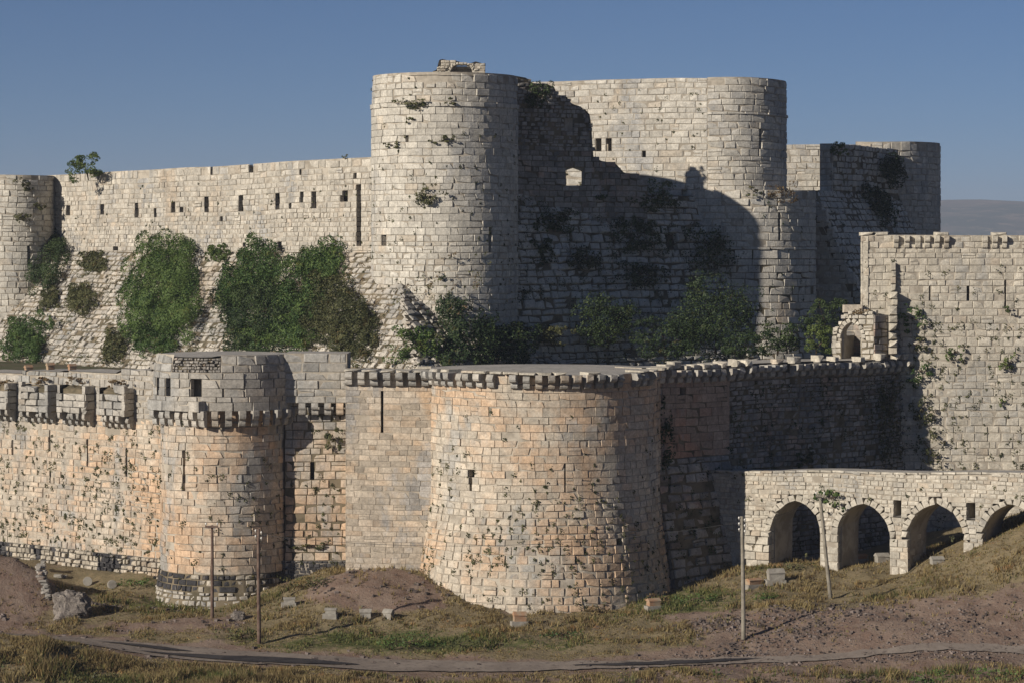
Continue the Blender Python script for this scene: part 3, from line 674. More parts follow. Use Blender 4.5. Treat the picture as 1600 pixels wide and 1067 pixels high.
# --- left curtain with box machicolations
LC = Wall((W(-50, 162.6), 162.6), (W(262, 151.6), 151.6))
def lcu(px): return hit(LC, px, 700, (4, 12))[0]
T = Thing('castle_rampart', 'long outer curtain wall with box machicolations running off the left edge', 'wall', (LC.a[0] * .5 + LC.b[0] * .5, 157, 0))
steps = [(lcu(36), 13.95), (lcu(95), 14.05), (lcu(188), 14.25), (lcu(240), 14.6)]
def lctop(u):
    z = 13.75
    for a, b in steps:
        if u > a: z = b
    return z
slits = [hole(LC, x, y, 2.5, h, (2, 13)) for x, y, h in ((19, 700, 24), (77, 690, 30), (136, 705, 40), (197, 722, 46), (78, 745, 12))]
T.masonry(LC, 0, LC.L, 3.15, 14.7, 'peach', (.30, .44), (.36, .85), .5, .04, .03, .010, slits, lctop, mort='mortar', tilt=.012, alt=lambda u, z: 'grey' if z + 1.6 * (float(vnoise(u * .5, z * .5, 6)) - .5) > 11.6 else 'peach')
T.masonry(LC, 0, LC.L, .6, 3.15, 'mixed', (.22, .34), (.24, .5), 1.0, .05, .05, .03, mort='basalt', tilt=.03, sink=-.12)
T.wall_core(LC, 0, LC.L, -1, 3.0, lctop)
for k, (a, b) in enumerate(((-26, 18), (36, 81), (95, 139), (157, 201))):
    ua, ub = lcu(a) , lcu(b); uo = .52; ua += uo; ub += uo
    q = LC.pos((ua + ub) / 2, 11.0, .4); Wd = ub - ua
    f = Wall(tuple(LC.pos(ua, 12, .85)[:2]), tuple(LC.pos(ub, 12, .85)[:2]))
    mb = MB(); mb.hexa([f.pos(0.03, 11.5, -.3) - q, f.pos(Wd - .03, 11.5, -.3) - q, f.pos(Wd - .03, 11.5, -.8) - q, f.pos(.03, 11.5, -.8) - q],
                       [f.pos(.03, 12.95, -.3) - q, f.pos(Wd - .03, 12.95, -.3) - q, f.pos(Wd - .03, 13.15, -.8) - q, f.pos(.03, 13.15, -.8) - q])
    bo = link('machicolation_box', mb.build('machicolation_box', M['mortar_dk']), T.o, loc=Vector(q - T.base)); par = (bo, q)
    brk = RNG.uniform(-.3, .2)
    T.masonry(f, 0, Wd, 11.5, 13.35, 'grey', (.36, .46), (.6, 1.2), .5, .03, .025, .02, top=lambda u: 13.05 + .22 * math.sin(u * 2.1 + k) + brk * (u / Wd - .5), parent=par, dep=.3, mortar=False)
    for sgn, uu in ((1, ub), (-1, ua)):
        A_, B_ = LC.pos(uu, 12, .85)[:2], LC.pos(uu, 12, 0)[:2]; sw = Wall(tuple(A_), tuple(B_)) if sgn > 0 else Wall(tuple(B_), tuple(A_))
        T.masonry(sw, 0.02, sw.L, 11.5, 13.2, 'grey', (.36, .46), (.8, .9), .5, .03, .02, 0, parent=par, dep=.25, mortar=False)
    corbels(T, LC, np.linspace(ua + .15, ub - .15, 5), 10.75, .23, .84, .78, 'grey', parent=par)
T.finish()

# --- shaded curtain on the right, with the reddish turret face
RW0, RW1 = np.array((8.0, 149.4)), np.array((W(1418, 164.9), 164.9))
def orc(z): z = np.asarray(z, float); return .5 * np.clip((13.0 - z) / 9, 0, 1.3)
RW_ = Wall(tuple(RW0), tuple(RW1), orc)
T = Thing('castle_rampart', 'tall shaded curtain wall between the largest round tower and the right bastion', 'wall', (17, 158, 0))
def rcu(px): return hit(RW_, px, 620, (5, 14))[0]
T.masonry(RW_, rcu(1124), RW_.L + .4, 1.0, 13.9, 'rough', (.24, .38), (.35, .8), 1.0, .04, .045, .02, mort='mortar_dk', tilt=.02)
T.wall_core(RW_, .3, RW_.L, -1, 3.2, 14.5)
TU = Wall(tuple(RW0), tuple(RW_.pos(rcu(1131), 12)[:2]), lambda z: .45 + 1.5 * np.clip((9.3 - np.asarray(z, float)) / 6, 0, 1.4))
ht = hole(TU, 1067, 607, 9, 12, (10, 14))
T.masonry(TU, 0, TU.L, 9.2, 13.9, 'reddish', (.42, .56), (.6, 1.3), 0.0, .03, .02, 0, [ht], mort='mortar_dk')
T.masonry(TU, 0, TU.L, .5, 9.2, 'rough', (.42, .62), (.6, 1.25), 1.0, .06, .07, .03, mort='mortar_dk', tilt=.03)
T.wall_core(TU, .1, TU.L, -1, 2, 14.0)
TE = Wall(tuple(TU.pos(TU.L, 12)[:2]), tuple(RW_.pos(rcu(1131), 12)[:2])); T.masonry(TE, 0, TE.L, 9.2, 13.9, 'reddish', (.42, .56), (.5, .6), 0.0, .03, .01, 0, dep=.2)
us = np.arange(1.2, RW_.L - .1, .70)
corbels(T, RW_, us[us > TU.L], 13.62, .42, .75, .78, 'grey', drop=.02); corbels(T, TU, np.arange(.5, TU.L, .72), 13.62, .42, .5, .78, 'grey')
for u in np.arange(.5, RW_.L, .74):                      # what is left of the parapet: blocks standing on the corbels
    if RNG.random() < .28: continue
    t, k, n = frame(RW_, u, 14.5); hh = RNG.uniform(.2, .5); T.stone(RW_.pos(u, 14.42 + hh / 2) + n * RNG.uniform(.35, .75), t, np.array((0, 0, 1.)), n, RNG.uniform(.4, .7), hh, RNG.uniform(.5, .9), 'bastion', 1.0)
T.finish()

# --- tall bastion at the right edge
def obr(z): z = np.asarray(z, float); return .5 * np.clip((13.5 - z) / 9, 0, 1.3)
BR = Wall((W(1346, 164.5), 164.5), (W(1660, 164.5), 164.5), obr)
T = Thing('square_bastion', 'tall pale bastion with worn corbels on top at the right edge', 'tower', (29, 167, 0))
BH = [hole(BR, 1453, 458, 2, 24), hole(BR, 1513, 455, 4, 22), hole(BR, 1571, 460, 2.5, 34)]
T.masonry(BR, 0, BR.L, 1.0, 21.5, 'bastion', (.40, .50), (.45, 1.0), .5, .03, .02, .008, BH, mort='mortar')
T.masonry(BR, 0, BR.L, 21.5, 22.35, 'bastion', (.4, .45), (.5, 1.1), .5, .03, .02, .02, rag=.5)
T.wall_core(BR, 1.2, BR.L, -1, 6, 22.1)
BRs = Wall((W(1351, 170.5), 170.5), (W(1346, 164.5), 164.5), obr); T.masonry(BRs, 0, BRs.L, 12, 22.3, 'bastion', (.44, .58), (.6, 1.25), .5, .035, .02, 0)
corbels(T, BR, np.concatenate([[2.2, 2.9, 3.6], np.arange(4.2, BR.L, .62)]), 21.5, .32, .40, .82, 'bastion', drop=.14)
for u in (0.4, 1.3, 5.2, 8.9, 11.6):
    t, k, n = frame(BR, u, 22); T.stone(BR.pos(u, 22.45) + n * .02, t, np.array((0, 0, 1.)), n, .9, .22, .8, 'bastion', 1.0)
# the broken stub of a cross wall
for i, (a, b, z0_, z1_) in enumerate(((1385, 1398, 14.7, 17.8), (1388, 1400, 17.8, 18.7), (1391, 1399, 18.7, 20.6))):
    ua, ub = hit(BR, a, 470)[0], hit(BR, b, 470)[0]; prj = (1.3, .8, .3)[i]
    f = Wall(tuple(BR.pos(ua, 18, prj)[:2]), tuple(BR.pos(ub, 18, prj)[:2])); T.masonry(f, 0, f.L, z0_, z1_, 'bastion', (.4, .5), (.5, .9), 1.0, .03, .03, 0, dep=prj, mortar=False)
T.finish()

# --- pointed arches
def arch_curve(a, h):
    Rr = (a * a + h * h) / (2 * a)
    return lambda x: math.sqrt(max(0.0, Rr * Rr - (min(abs(x), a) - (a - Rr)) ** 2))
def voussoirs(T, S, uc, a, h, zs, mat, size=.36, ring=.40, worn=.5, dep=.5, parent=None):
    Rr = (a * a + h * h) / (2 * a); phi = math.acos((Rr - a) / Rr); n = max(3, int(round(Rr * phi / size)))
    for sg in (-1, 1):
        for i in range(n):
            f = (i + .5) / n * phi; x = (a - Rr) + (Rr + ring / 2) * math.cos(f); z = (Rr + ring / 2) * math.sin(f)
            u = uc + sg * x; t0, k0, n0 = frame(S, u, zs + z)
            kk = k0 * math.sin(f) + t0 * sg * math.cos(f); tt = np.cross(kk, n0)
            T.stone(S.pos(u, zs + z) + n0 * .03, tt, kk, n0, Rr * phi / n * (1 + ring / 2 / Rr) - .03, ring * RNG.uniform(.92, 1.08), dep, mat, worn, parent)

# --- arcade carrying the channel across the ditch
AR = Wall((W(1100, 152.0), 152.0), (W(1665, 141.1), 141.1))
T = Thing('arcade', 'pale stone aqueduct on pointed arches in front of the right bastion', 'aqueduct', (20, 149, 2))
def aru(px, py=800): return hit(AR, px, py, (2, 10))[0]
def artop(u): return 8.3 + .030 * u
AA = []
for l, r, apex, spring in ((1205, 1281, 783, 832), (1309, 1390, 787, 838), (1418, 1505, 788, 842), (1535, 1630, 790, 848)):
    ul, ur = aru(l), aru(r); uc = (ul + ur) / 2; D = float(AR.pos(uc, 5)[1]); zs = Z(spring, D); AA.append((uc, (ur - ul) / 2, Z(apex, D) - zs, zs))
wins = [hole(AR, 1402, 793, 11, 27, (3, 9)), hole(AR, 1517, 797, 12, 27, (3, 9))]
def arholes():
    out = []
    for uc, a, h, zs in AA:
        Rr = (a * a + h * h) / (2 * a)
        def f(z, uc=uc, a=a, h=h, zs=zs, Rr=Rr):
            if z <= zs: return (uc - a, uc + a)
            q = (z - zs) / 1.0; R2 = Rr + .38
            if q >= math.sqrt(max(0, R2 * R2 - (Rr - a) ** 2)): return None
            x = (a - Rr) + math.sqrt(max(0, R2 * R2 - q * q)); return (uc - x, uc + x) if x > 0 else None
        out.append(f)
    return out
def arspans(u):
    t = artop(u)
    for uc, a, h, zs in AA:
        if abs(u - uc) < a: return [(zs + arch_curve(a, h)(u - uc), t)]
    for w in wins:
        if w[0] < u < w[1]: return [(-1, w[2]), (w[3] - .12 + .12 * (1 - abs(u - (w[0] + w[1]) / 2) / (w[1] - w[0]) * 2), t)]
    return [(-1, t)]
hh = arholes()
zsm = AA[0][3]
T.masonry(AR, 0, AR.L, .5, zsm, 'arcade', (.36, .5), (.4, .8), .5, .035, .03, .004, hh, mort='mortar')
T.masonry(AR, 0, AR.L, zsm, 9.4, 'arcade', (.2, .32), (.25, .65), .5, .03, .03, .008, hh + wins, artop, mort='mortar')
T.wall_core(AR, 0, AR.L, -1, 3.0, artop, spans=arspans, du=.1, zl=1, inset=.45)
for uc, a, h, zs in AA:
    voussoirs(T, AR, uc, a, h, zs, 'arcade')
    f0, b0 = AR.pos(uc - a, 4)[:2], AR.pos(uc - a, 4, -3.0)[:2]; J = Wall(tuple(f0), tuple(b0)); T.masonry(J, .42, 3.0, .5, zs, 'arcade', (.36, .5), (.5, .9), .5, .035, .02, 0, dep=.1, md=.06)
    f0, b0 = AR.pos(uc + a, 4)[:2], AR.pos(uc + a, 4, -3.0)[:2]; J = Wall(tuple(b0), tuple(f0)); T.masonry(J, 0, 2.58, .5, zs, 'arcade', (.36, .5), (.5, .9), .5, .035, .02, 0, dep=.1, md=.06)
for u in np.arange(.3, AR.L, .75):                        # coping
    t, k, n = frame(AR, u, 8); T.stone(AR.pos(u, artop(u) + .06) + n * .03, t, np.array((0, 0, 1.)), n, .73, .13, .5, 'arcade', .5)
pf = Wall(tuple(AR.pos(aru(1166), 4, .30)[:2]), tuple(AR.pos(AA[0][0] - AA[0][1], 4, .30)[:2]))       # thicker first pier
T.masonry(pf, 0, pf.L, .5, zsm + .05, 'arcade', (.4, .5), (.5, .9), .5, .035, .02, 0, dep=.35, mortar=False)
T.finish()

# --- ruined gate on the wall walk
G1 = Wall((W(1300, 164.2), 164.2), (W(1366, 162.9), 162.9)); G2 = Wall(tuple(G1.b), (W(1409, 164.6), 164.6))
T = Thing('ruined_gatehouse', 'small ruined gate with a broken arch on the wall walk against the bastion', 'ruin', (22.3, 163.5, 14.5))
ga, gb = hit(G1, 1314, 530, (14, 18))[0], hit(G1, 1346, 530, (14, 18))[0]; gc, gh = (ga + gb) / 2, (gb - ga) / 2
def gtop(u): return float(np.interp(u, [0, .5, gc - .2, gc + .3, G1.L], [15.9, 16.5, 17.35, 17.2, 17.35]))
def gspan(u):
    if abs(u - gc) < gh: return [(15.75 + arch_curve(gh, 1.05)(u - gc), max(gtop(u), 16.95))]
    return [(12.3, gtop(u))]
def gopen(z):
    if z < 15.75: return (ga, gb)
    Rr = (gh * gh + 1.05 ** 2) / (2 * gh); R2 = Rr + .26; q = z - 15.75
    x = (gh - Rr) + math.sqrt(max(0, R2 * R2 - q * q)); return (gc - x, gc + x) if x > 0 else None
T.masonry(G1, 0, G1.L, 13, 17.5, 'arcade', (.3, .42), (.3, .7), 1.0, .035, .04, .01, [gopen], gtop, mort='mortar_dk', dep=.35)
voussoirs(T, G1, gc, gh, 1.05, 15.75, 'arcade', .26, .28, 1.0, .35)
T.wall_core(G1, 0, G1.L, 12.3, .8, gtop, spans=gspan, du=.12, zl=1, inset=.3)
T.masonry(G2, 0, G2.L, 13, 17.2, 'rough', (.4, .5), (.5, .9), .5, .035, .03, .005, mort='mortar_dk', dep=.35)
T.wall_core(G2, .2, G2.L, 12.3, .8, 17.1, inset=.3)
GB = Wall(tuple(G1.pos(0, 14, -2.6)[:2]), tuple(G1.pos(G1.L, 14, -2.6)[:2])); T.masonry(GB, 0, GB.L, 12.5, 17.0, 'rough', (.3, .42), (.4, .8), .5, .035, .03, 0, dep=.3); T.wall_core(GB, 0, GB.L, 12.3, .6, 17.0, inset=.3)
GL = Wall(tuple(G1.pos(0, 14, -2.6)[:2]), tuple(G1.pos(0, 14)[:2])); T.masonry(GL, 0, GL.L, 12.5, 15.9, 'arcade', (.3, .42), (.4, .8), 1.0, .035, .03, 0, dep=.3); T.wall_core(GL, .1, GL.L - .1, 12.3, .6, 15.9, inset=.3)
q0, q1, q2, q3 = G1.pos(.5, 17, -.3), G1.pos(G1.L, 17, -.3), G1.pos(G1.L, 17, -2.8), G1.pos(.5, 17, -2.8)
vb = MB(); vb.hexa([q0, q1, q2, q3], [p + np.array((0, 0, .22)) for p in (q0, q1, q2, q3)]); T.core(np.concatenate(vb.V), [np.array(vb.F[4], np.int32)], 'slab')
for i in range(26):                                        # loose rubble along the broken crown
    u = RNG.uniform(.2, G1.L); t, k, n = frame(G1, u, 17); T.stone(G1.pos(u, gtop(u) + .08) - n * RNG.uniform(-.1, .5), t, k, n, RNG.uniform(.2, .42), RNG.uniform(.16, .3), .35, 'bastion', 1.0)
for a, b, zz, hz in ((1318, 1348, 17.65, .5), (1350, 1392, 17.4, .42)):
    p = P((a + b) / 2, 490, 164.0); T.stone(np.array((p[0], 164.0, zz)), np.array((1., 0, 0)), np.array((0, 0, 1.)), np.array((0, -1., 0)), (b - a) * .0415, hz, .5, 'bastion', .5)
T.finish()

# ------------------------------------------------------------------ castle: inner ring
IWa, IWb = (W(70, 220.5), 220.5), (W(596, 187.5), 187.5)
IW = Wall(IWa, IWb); IW.warp = lambda u, z: -.45 * (1 - np.asarray(u) / IW.L) * np.clip((np.asarray(z) - 20.6) / 7.5, 0, 1.2)
T = Thing('castle_rampart', 'long pale inner wall with a row of narrow loopholes above the talus', 'wall', ((IWa[0] + IWb[0]) / 2, 202, 21))
HZ_ = (20, 29)
IH = [hole(IW, x, y, w, h, HZ_) for x, y, w, h in ((106, 330, 7, 16), (159, 328, 7, 16), (213, 329, 7, 22), (270, 322, 7, 18), (322, 323, 8, 24), (376, 317, 8, 20), (433, 314, 8, 19), (490, 312, 8, 19),
      (539, 308, 8, 14), (534, 314, 7, 8), (242, 331, 5, 14), (283, 325, 7, 8), (346, 340, 6, 9), (471, 309, 6, 10), (180, 389, 9, 9), (306, 395, 6, 9), (437, 387, 7, 16), (381, 384, 5, 8), (392, 265, 7, 7), (469, 267, 3, 7),
      (453, 318, 5, 8), (560, 335, 8, 92), (555, 276, 5, 8), (330, 271, 4, 4))]
def iwtop(u): return 28.05
T.masonry(IW, 0, IW.L, 20.6, 24.2, 'innerw', (.30, .40), (.30, .72), .5, .04, .03, .012, IH, mort='mortar')
T.masonry(IW, 0, IW.L, 24.2, 28.25, 'innerw', (.36, .47), (.42, 1.0), .5, .03, .025, .006, IH, mort='mortar', rag=.4)
T.wall_core(IW, 0, IW.L, 11, 2.5, iwtop)
T.finish()
def otl(z): z = np.asarray(z, float); return .15 + .86 * np.clip(21.25 - z, -2, 12)
_tv = np.array(IWb) - np.array(IWa); _tv = _tv / np.hypot(*_tv) * 13.0
TA = Wall(IWa, (IWb[0] + _tv[0], IWb[1] + _tv[1]), otl)
T = Thing('talus', 'steep stone talus under the long inner wall, overgrown with ivy and weeds', 'talus', ((IWa[0] + IWb[0]) / 2, 198, 12))
tatop = lambda u: min(21.2, 21.2 - .75 * (u - IW.L - 2))
T.masonry(TA, .5, TA.L, 12.0, 21.2, 'talus', (.30, .42), (.40, .95), 1.0, .07, .065, .03, mort='mortar_dk', tilt=.028, md=.10, dep=.5, top=tatop)
T.wall_core(TA, 0, IW.L + 2, 11.5, 1.2, tatop, mat='mortar_dk', lid='mortar_dk')
TS2 = Wall((-7.1, 178.9), (-7.1 + .6 * 13, 178.9 + .8 * 13), lambda z: 1.167 * (16.7 - np.asarray(z, float)))
T.masonry(TS2, -6, 13, 12.2, 21.0, 'talus', (.26, .36), (.40, .95), 1.0, .08, .08, .035, [lambda z: (-8, 1.083 * (z - 16.7) - .35)], mort='mortar_dk', tilt=.05, md=.1, dep=.4)
T.finish()

def rfl(r, zf, k): return lambda z: r + k * np.clip(zf - np.asarray(z, float), 0, 9) ** 1.15
IL = Tower((W(26, 219.5), 219.5), rfl(3.25, 16, .10), -60, 100)
T = Thing('inner_tower', 'round inner tower cut by the left edge, plants growing on it', 'tower', (IL.c[0], 219.5, 12))
T.masonry(IL, R(-58) * IL.R, R(98) * IL.R, 11.5, 27.75, 'inner', (.42, .54), (.55, 1.15), .5, .035, .02, .008, [hole(IL, 45, 398, 3.5, 26)], rag=.5)
T.tower_core(IL, 11, 27.5); T.finish()

IM = Tower((W(695, 187), 187.0), lambda z: 5.36 + .05 * np.clip(18.5 - np.asarray(z, float), 0, 9) ** 1.35, -98, 98)
IMu = Tower(IM.c, lambda z: 5.30 + 0 * np.asarray(z, float), -98, 98)
T = Thing('inner_tower', 'tallest round tower in the middle of the inner castle with ruined arch on top', 'tower', (IM.c[0], 187, 12))
MH = [hole(IM, 599, 373, 8, 19), hole(IM, 766, 373, 4, 36), hole(IM, 666, 368, 8, 8), hole(IM, 636, 215, 4, 10, (25, 35))]
ua, ub = R(-96) * IM.R, R(96) * IM.R
T.masonry(IM, ua, ub, 11.8, 22.5, 'inner', (.40, .50), (.5, 1.05), .5, .035, .02, .010, MH)
T.masonry(IM, ua, ub, 22.5, 31.6, 'inner', (.42, .53), (.55, 1.25), 0.0, .028, .012, .004, MH)
T.masonry(IM, ua, ub, 31.6, 31.95, 'inner', (.35, .35), (.7, 1.4), 0.0, .028, .01, 0, sink=-.09)
T.masonry(IMu, R(-96) * IMu.R, R(96) * IMu.R, 31.95, 34.05, 'inner', (.44, .54), (.6, 1.25), .5, .03, .02, .015, rag=.5)
T.tower_core(IM, 11, 33.8, step=.8); T.finish()

RA = Wall((W(676, 184), 184.0), (W(758, 184), 184.0))
T = Thing('ruined_arch', 'broken rubble arch standing on top of the tallest round tower', 'ruin', (W(716, 184), 184.4, 34))
rc, rh = (hit(RA, 721, 110, (33, 36))[0]), .80
def ratop(u): return float(np.interp(u, [0, .3, .45, .7, 1.2, 1.9, 2.3, 2.8, 3.1, 3.77], [34.25, 34.35, 35.05, 35.12, 35.0, 34.95, 34.75, 34.85, 34.95, 34.75]))
ras = lambda u: [(34.12 + arch_curve(rh, .58)(u - rc), ratop(u))] if abs(u - rc) < rh else [(33.9, ratop(u))]
def raop(z):
    q = z - 34.12
    if q < 0: return (rc - rh, rc + rh)
    Rr = (rh * rh + .58 ** 2) / (2 * rh); R2 = Rr + .12; x = (rh - Rr) + math.sqrt(max(0, R2 * R2 - q * q)); return (rc - x, rc + x) if x > 0 and q < .66 else None
T.masonry(RA, 0, RA.L, 33.9, 35.2, 'bastion', (.15, .24), (.2, .45), 1.0, .03, .08, .02, [raop], ratop, mort='mortar', tilt=.08, dep=.4)
voussoirs(T, RA, rc, rh, .58, 34.12, 'bastion', .2, .18, 1.0, .5)
T.wall_core(RA, 0, RA.L, 33.9, 1.1, ratop, spans=ras, du=.08, zl=1, inset=.25, lid='mortar')
RAb = Wall((W(690, 185.3), 185.3), (W(750, 185.3), 185.3)); T.masonry(RAb, 0, RAb.L, 33.9, 34.7, 'grey', (.2, .3), (.4, .7), .5, .03, .02, 0); T.wall_core(RAb, 0, RAb.L, 33.9, .6, 34.65)
T.finish()

# --- ruined cross wall in the shade behind the tall tower
RU = Wall((W(800, 189.5), 189.5), (W(1012, 196.3), 196.3))
T = Thing('wall_ruin', 'dark ruined wall with an arched window right of the tallest tower', 'ruin', (6, 192, 24))
def ruu(px): return hit(RU, px, 280, (22, 35))[0]
prof = [(800, 118), (822, 122), (835, 132), (850, 131), (866, 136), (872, 150), (886, 152), (893, 163), (905, 166), (915, 172), (922, 180), (925, 205), (927, 246), (940, 252), (962, 256), (975, 270), (994, 276), (1012, 290)]
pu = [hit(RU, x, y, (22, 36)) for x, y in prof]
def rutop(u): return float(np.interp(u, [q[0] for q in pu], [q[1] for q in pu]))
rw1 = hole(RU, 899, 277, 30, 29, (22, 35)); rw2 = hole(RU, 890, 194, 15, 22, (22, 35))
def ruspan(u):
    t = rutop(u)
    for w in (rw1, rw2):
        if w[0] < u < w[1]:
            c = (w[0] + w[1]) / 2; return [(20, w[2]), (w[3] - (.25 * abs(u - c) / (w[1] - c) if w is rw1 else 0), t)]
    return [(20, t)]
RUN = []
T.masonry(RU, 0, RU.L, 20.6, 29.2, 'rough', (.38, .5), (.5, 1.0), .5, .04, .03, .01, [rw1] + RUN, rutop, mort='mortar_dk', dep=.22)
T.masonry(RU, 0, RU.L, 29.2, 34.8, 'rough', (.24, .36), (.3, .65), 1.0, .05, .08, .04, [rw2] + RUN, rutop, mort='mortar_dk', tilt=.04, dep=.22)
T.wall_core(RU, 0, RU.L, 20, .45, rutop, spans=ruspan, du=.09, zl=3, lid='mortar', inset=.24)
T.finish()

# --- sunlit wall and rounded tower on the right
KU = Tower((W(1126, 205.4), 205.4), lambda z: 5.26 + 0 * np.asarray(z, float), -20, 110)
_tp = (KU.c[0] - 5.26 * math.sin(R(16)), KU.c[1] - 5.26 * math.cos(R(16)))
BW = Wall((_tp[0] - 15.5 * math.cos(R(16)), _tp[1] + 15.5 * math.sin(R(16))), _tp)
KL = Tower((W(1150, 205.7), 205.7), lambda z: 6.35 + .10 * np.clip(17.0 - np.asarray(z, float), 0, 9), -80, 110)
T = Thing('inner_tower', 'sunlit inner wall ending in a rounded tower, right of the tallest tower', 'tower', (12, 203, 12))
BWH = [hole(BW, 935, 226, 9, 26, (25, 35)), hole(BW, 951, 226, 9, 26, (25, 35)), hole(BW, 1006, 243, 6, 6, (25, 35)), hole(BW, 1036, 300, 6, 6, (20, 35)), hole(BW, 1069, 303, 9, 14, (20, 35))]
T.masonry(BW, 0, BW.L, 24.5, 34.85, 'inner', (.46, .58), (.65, 1.5), .5, .03, .018, .008, BWH, rag=.5)
T.wall_core(BW, 0, BW.L, 12, 3, 34.6)
ka, kb = R(-16) * KU.R, R(108) * KU.R
T.masonry(KU, ka, kb, 25.4, 32.0, 'inner', (.46, .58), (.65, 1.4), .5, .03, .015, .004, [hole(KU, 1188, 222, 3.5, 30, (24, 35))])
T.masonry(KU, ka, kb, 32.0, 32.2, 'inner', (.2, .2), (.8, 1.5), 0.0, .03, .01, 0, sink=-.1)
T.masonry(KU, ka, kb, 32.2, 34.92, 'inner', (.46, .58), (.65, 1.4), .5, .03, .015, .004, rag=.4)
T.tower_core(KU, 12, 34.7)
la, lb = R(-78) * KL.R, R(108) * KL.R
T.masonry(KL, la, lb, 11.8, 21.4, 'inner', (.48, .62), (.7, 1.4), .5, .03, .018, .006, mort='mortar_dk')
T.masonry(KL, la, lb, 21.4, 21.6, 'inner', (.2, .2), (.8, 1.5), 0.0, .03, .01, 0, sink=-.1)
T.masonry(KL, la, lb, 21.6, 26.05, 'inner', (.48, .62), (.7, 1.4), .5, .03, .018, .006, [hole(KL, 1218, 358, 3.5, 40, (20, 26))])
T.tower_core(KL, 11, 26.0)
T.finish()

TB = Wall((W(770, 188.4), 188.4), (W(1128, 202.3), 202.3), lambda z: .34 * np.clip(25.6 - np.asarray(z, float), 0, 14))
T = Thing('talus', 'shaded stone talus full of dark shrubs between the two tall inner towers', 'talus', (7, 192, 12))
T.masonry(TB, 0, TB.L, 12.0, 25.6, 'inner', (.44, .6), (.6, 1.3), 1.0, .07, .08, .03, [hole(TB, 1049, 374, 17, 26, (15, 26))], mort='mortar_dk', tilt=.03, md=.12, dep=.5)
T.wall_core(TB, 0, TB.L, 11.5, 1.5, 25.6, mat='mortar_dk'); T.finish()

# --- low lit wall, shaded cross wall and last tower behind
LW = Wall((W(1195, 225), 225), (W(1304, 225), 225))
T = Thing('castle_rampart', 'low sunlit wall with stepped broken end in the gap behind the rounded tower', 'wall', (24, 226, 20))
lwt = lambda u: float(np.interp(u, [0, LW.L - .6, LW.L - .59, LW.L], [30.6, 30.6, 29.6, 29.1]))
T.masonry(LW, 0, LW.L, 23, 30.65, 'inner', (.5, .64), (.8, 1.6), .5, .03, .02, .01, top=lwt); T.wall_core(LW, 0, LW.L, 12, 2, lwt); T.finish()
XW = Wall((W(1268, 210), 210), (W(1404, 228), 228), lambda z: .50 * np.clip(26.2 - np.asarray(z, float), 0, 15))
T = Thing('castle_rampart', 'shaded cross wall with sloping foot leading back to the farthest tower', 'wall', (30, 217, 12))
xs_ = hit(XW, 1304, 300, (22, 31))[0]
xt = lambda u: 26.3 + (4.0 if u > xs_ else 0)
T.masonry(XW, 0, XW.L, 12.0, 30.4, 'inner', (.46, .58), (.6, 1.3), 1.0, .05, .05, .02, top=xt, mort='mortar_dk', tilt=.02); T.wall_core(XW, 0, XW.L, 11.5, 1.2, xt)
_q = xs_ - .6; XS = Wall(tuple(XW.pos(_q, 28, -1.1)[:2]), tuple(XW.pos(_q, 28, .0)[:2])); T.masonry(XS, 0, XS.L, 26.2, 30.35, 'inner', (.46, .58), (.6, 1.3), 1.0, .05, .04, .01, dep=.3)
XE = Wall(tuple(XW.a), tuple(XW.a + XW.n * 7.2)); T.masonry(XE, 0, XE.L, 12, 26.2, 'inner', (.46, .58), (.6, 1.3), 1.0, .05, .05, .02, top=lambda u: 26.2 - u / .5, mort='mortar_dk'); T.finish()
FT = Tower((W(1342, 236), 236.0), lambda z: 7.42 + 0 * np.asarray(z, float), -20, 105)
T = Thing('inner_tower', 'farthest round tower in shade at the right against the sky', 'tower', (FT.c[0], 236, 12))
T.masonry(FT, R(-10) * FT.R, R(103) * FT.R, 18, 31.1, 'inner', (.48, .6), (.7, 1.4), .5, .035, .02, .01, rag=.7); T.tower_core(FT, 11, 30.8); T.finish()

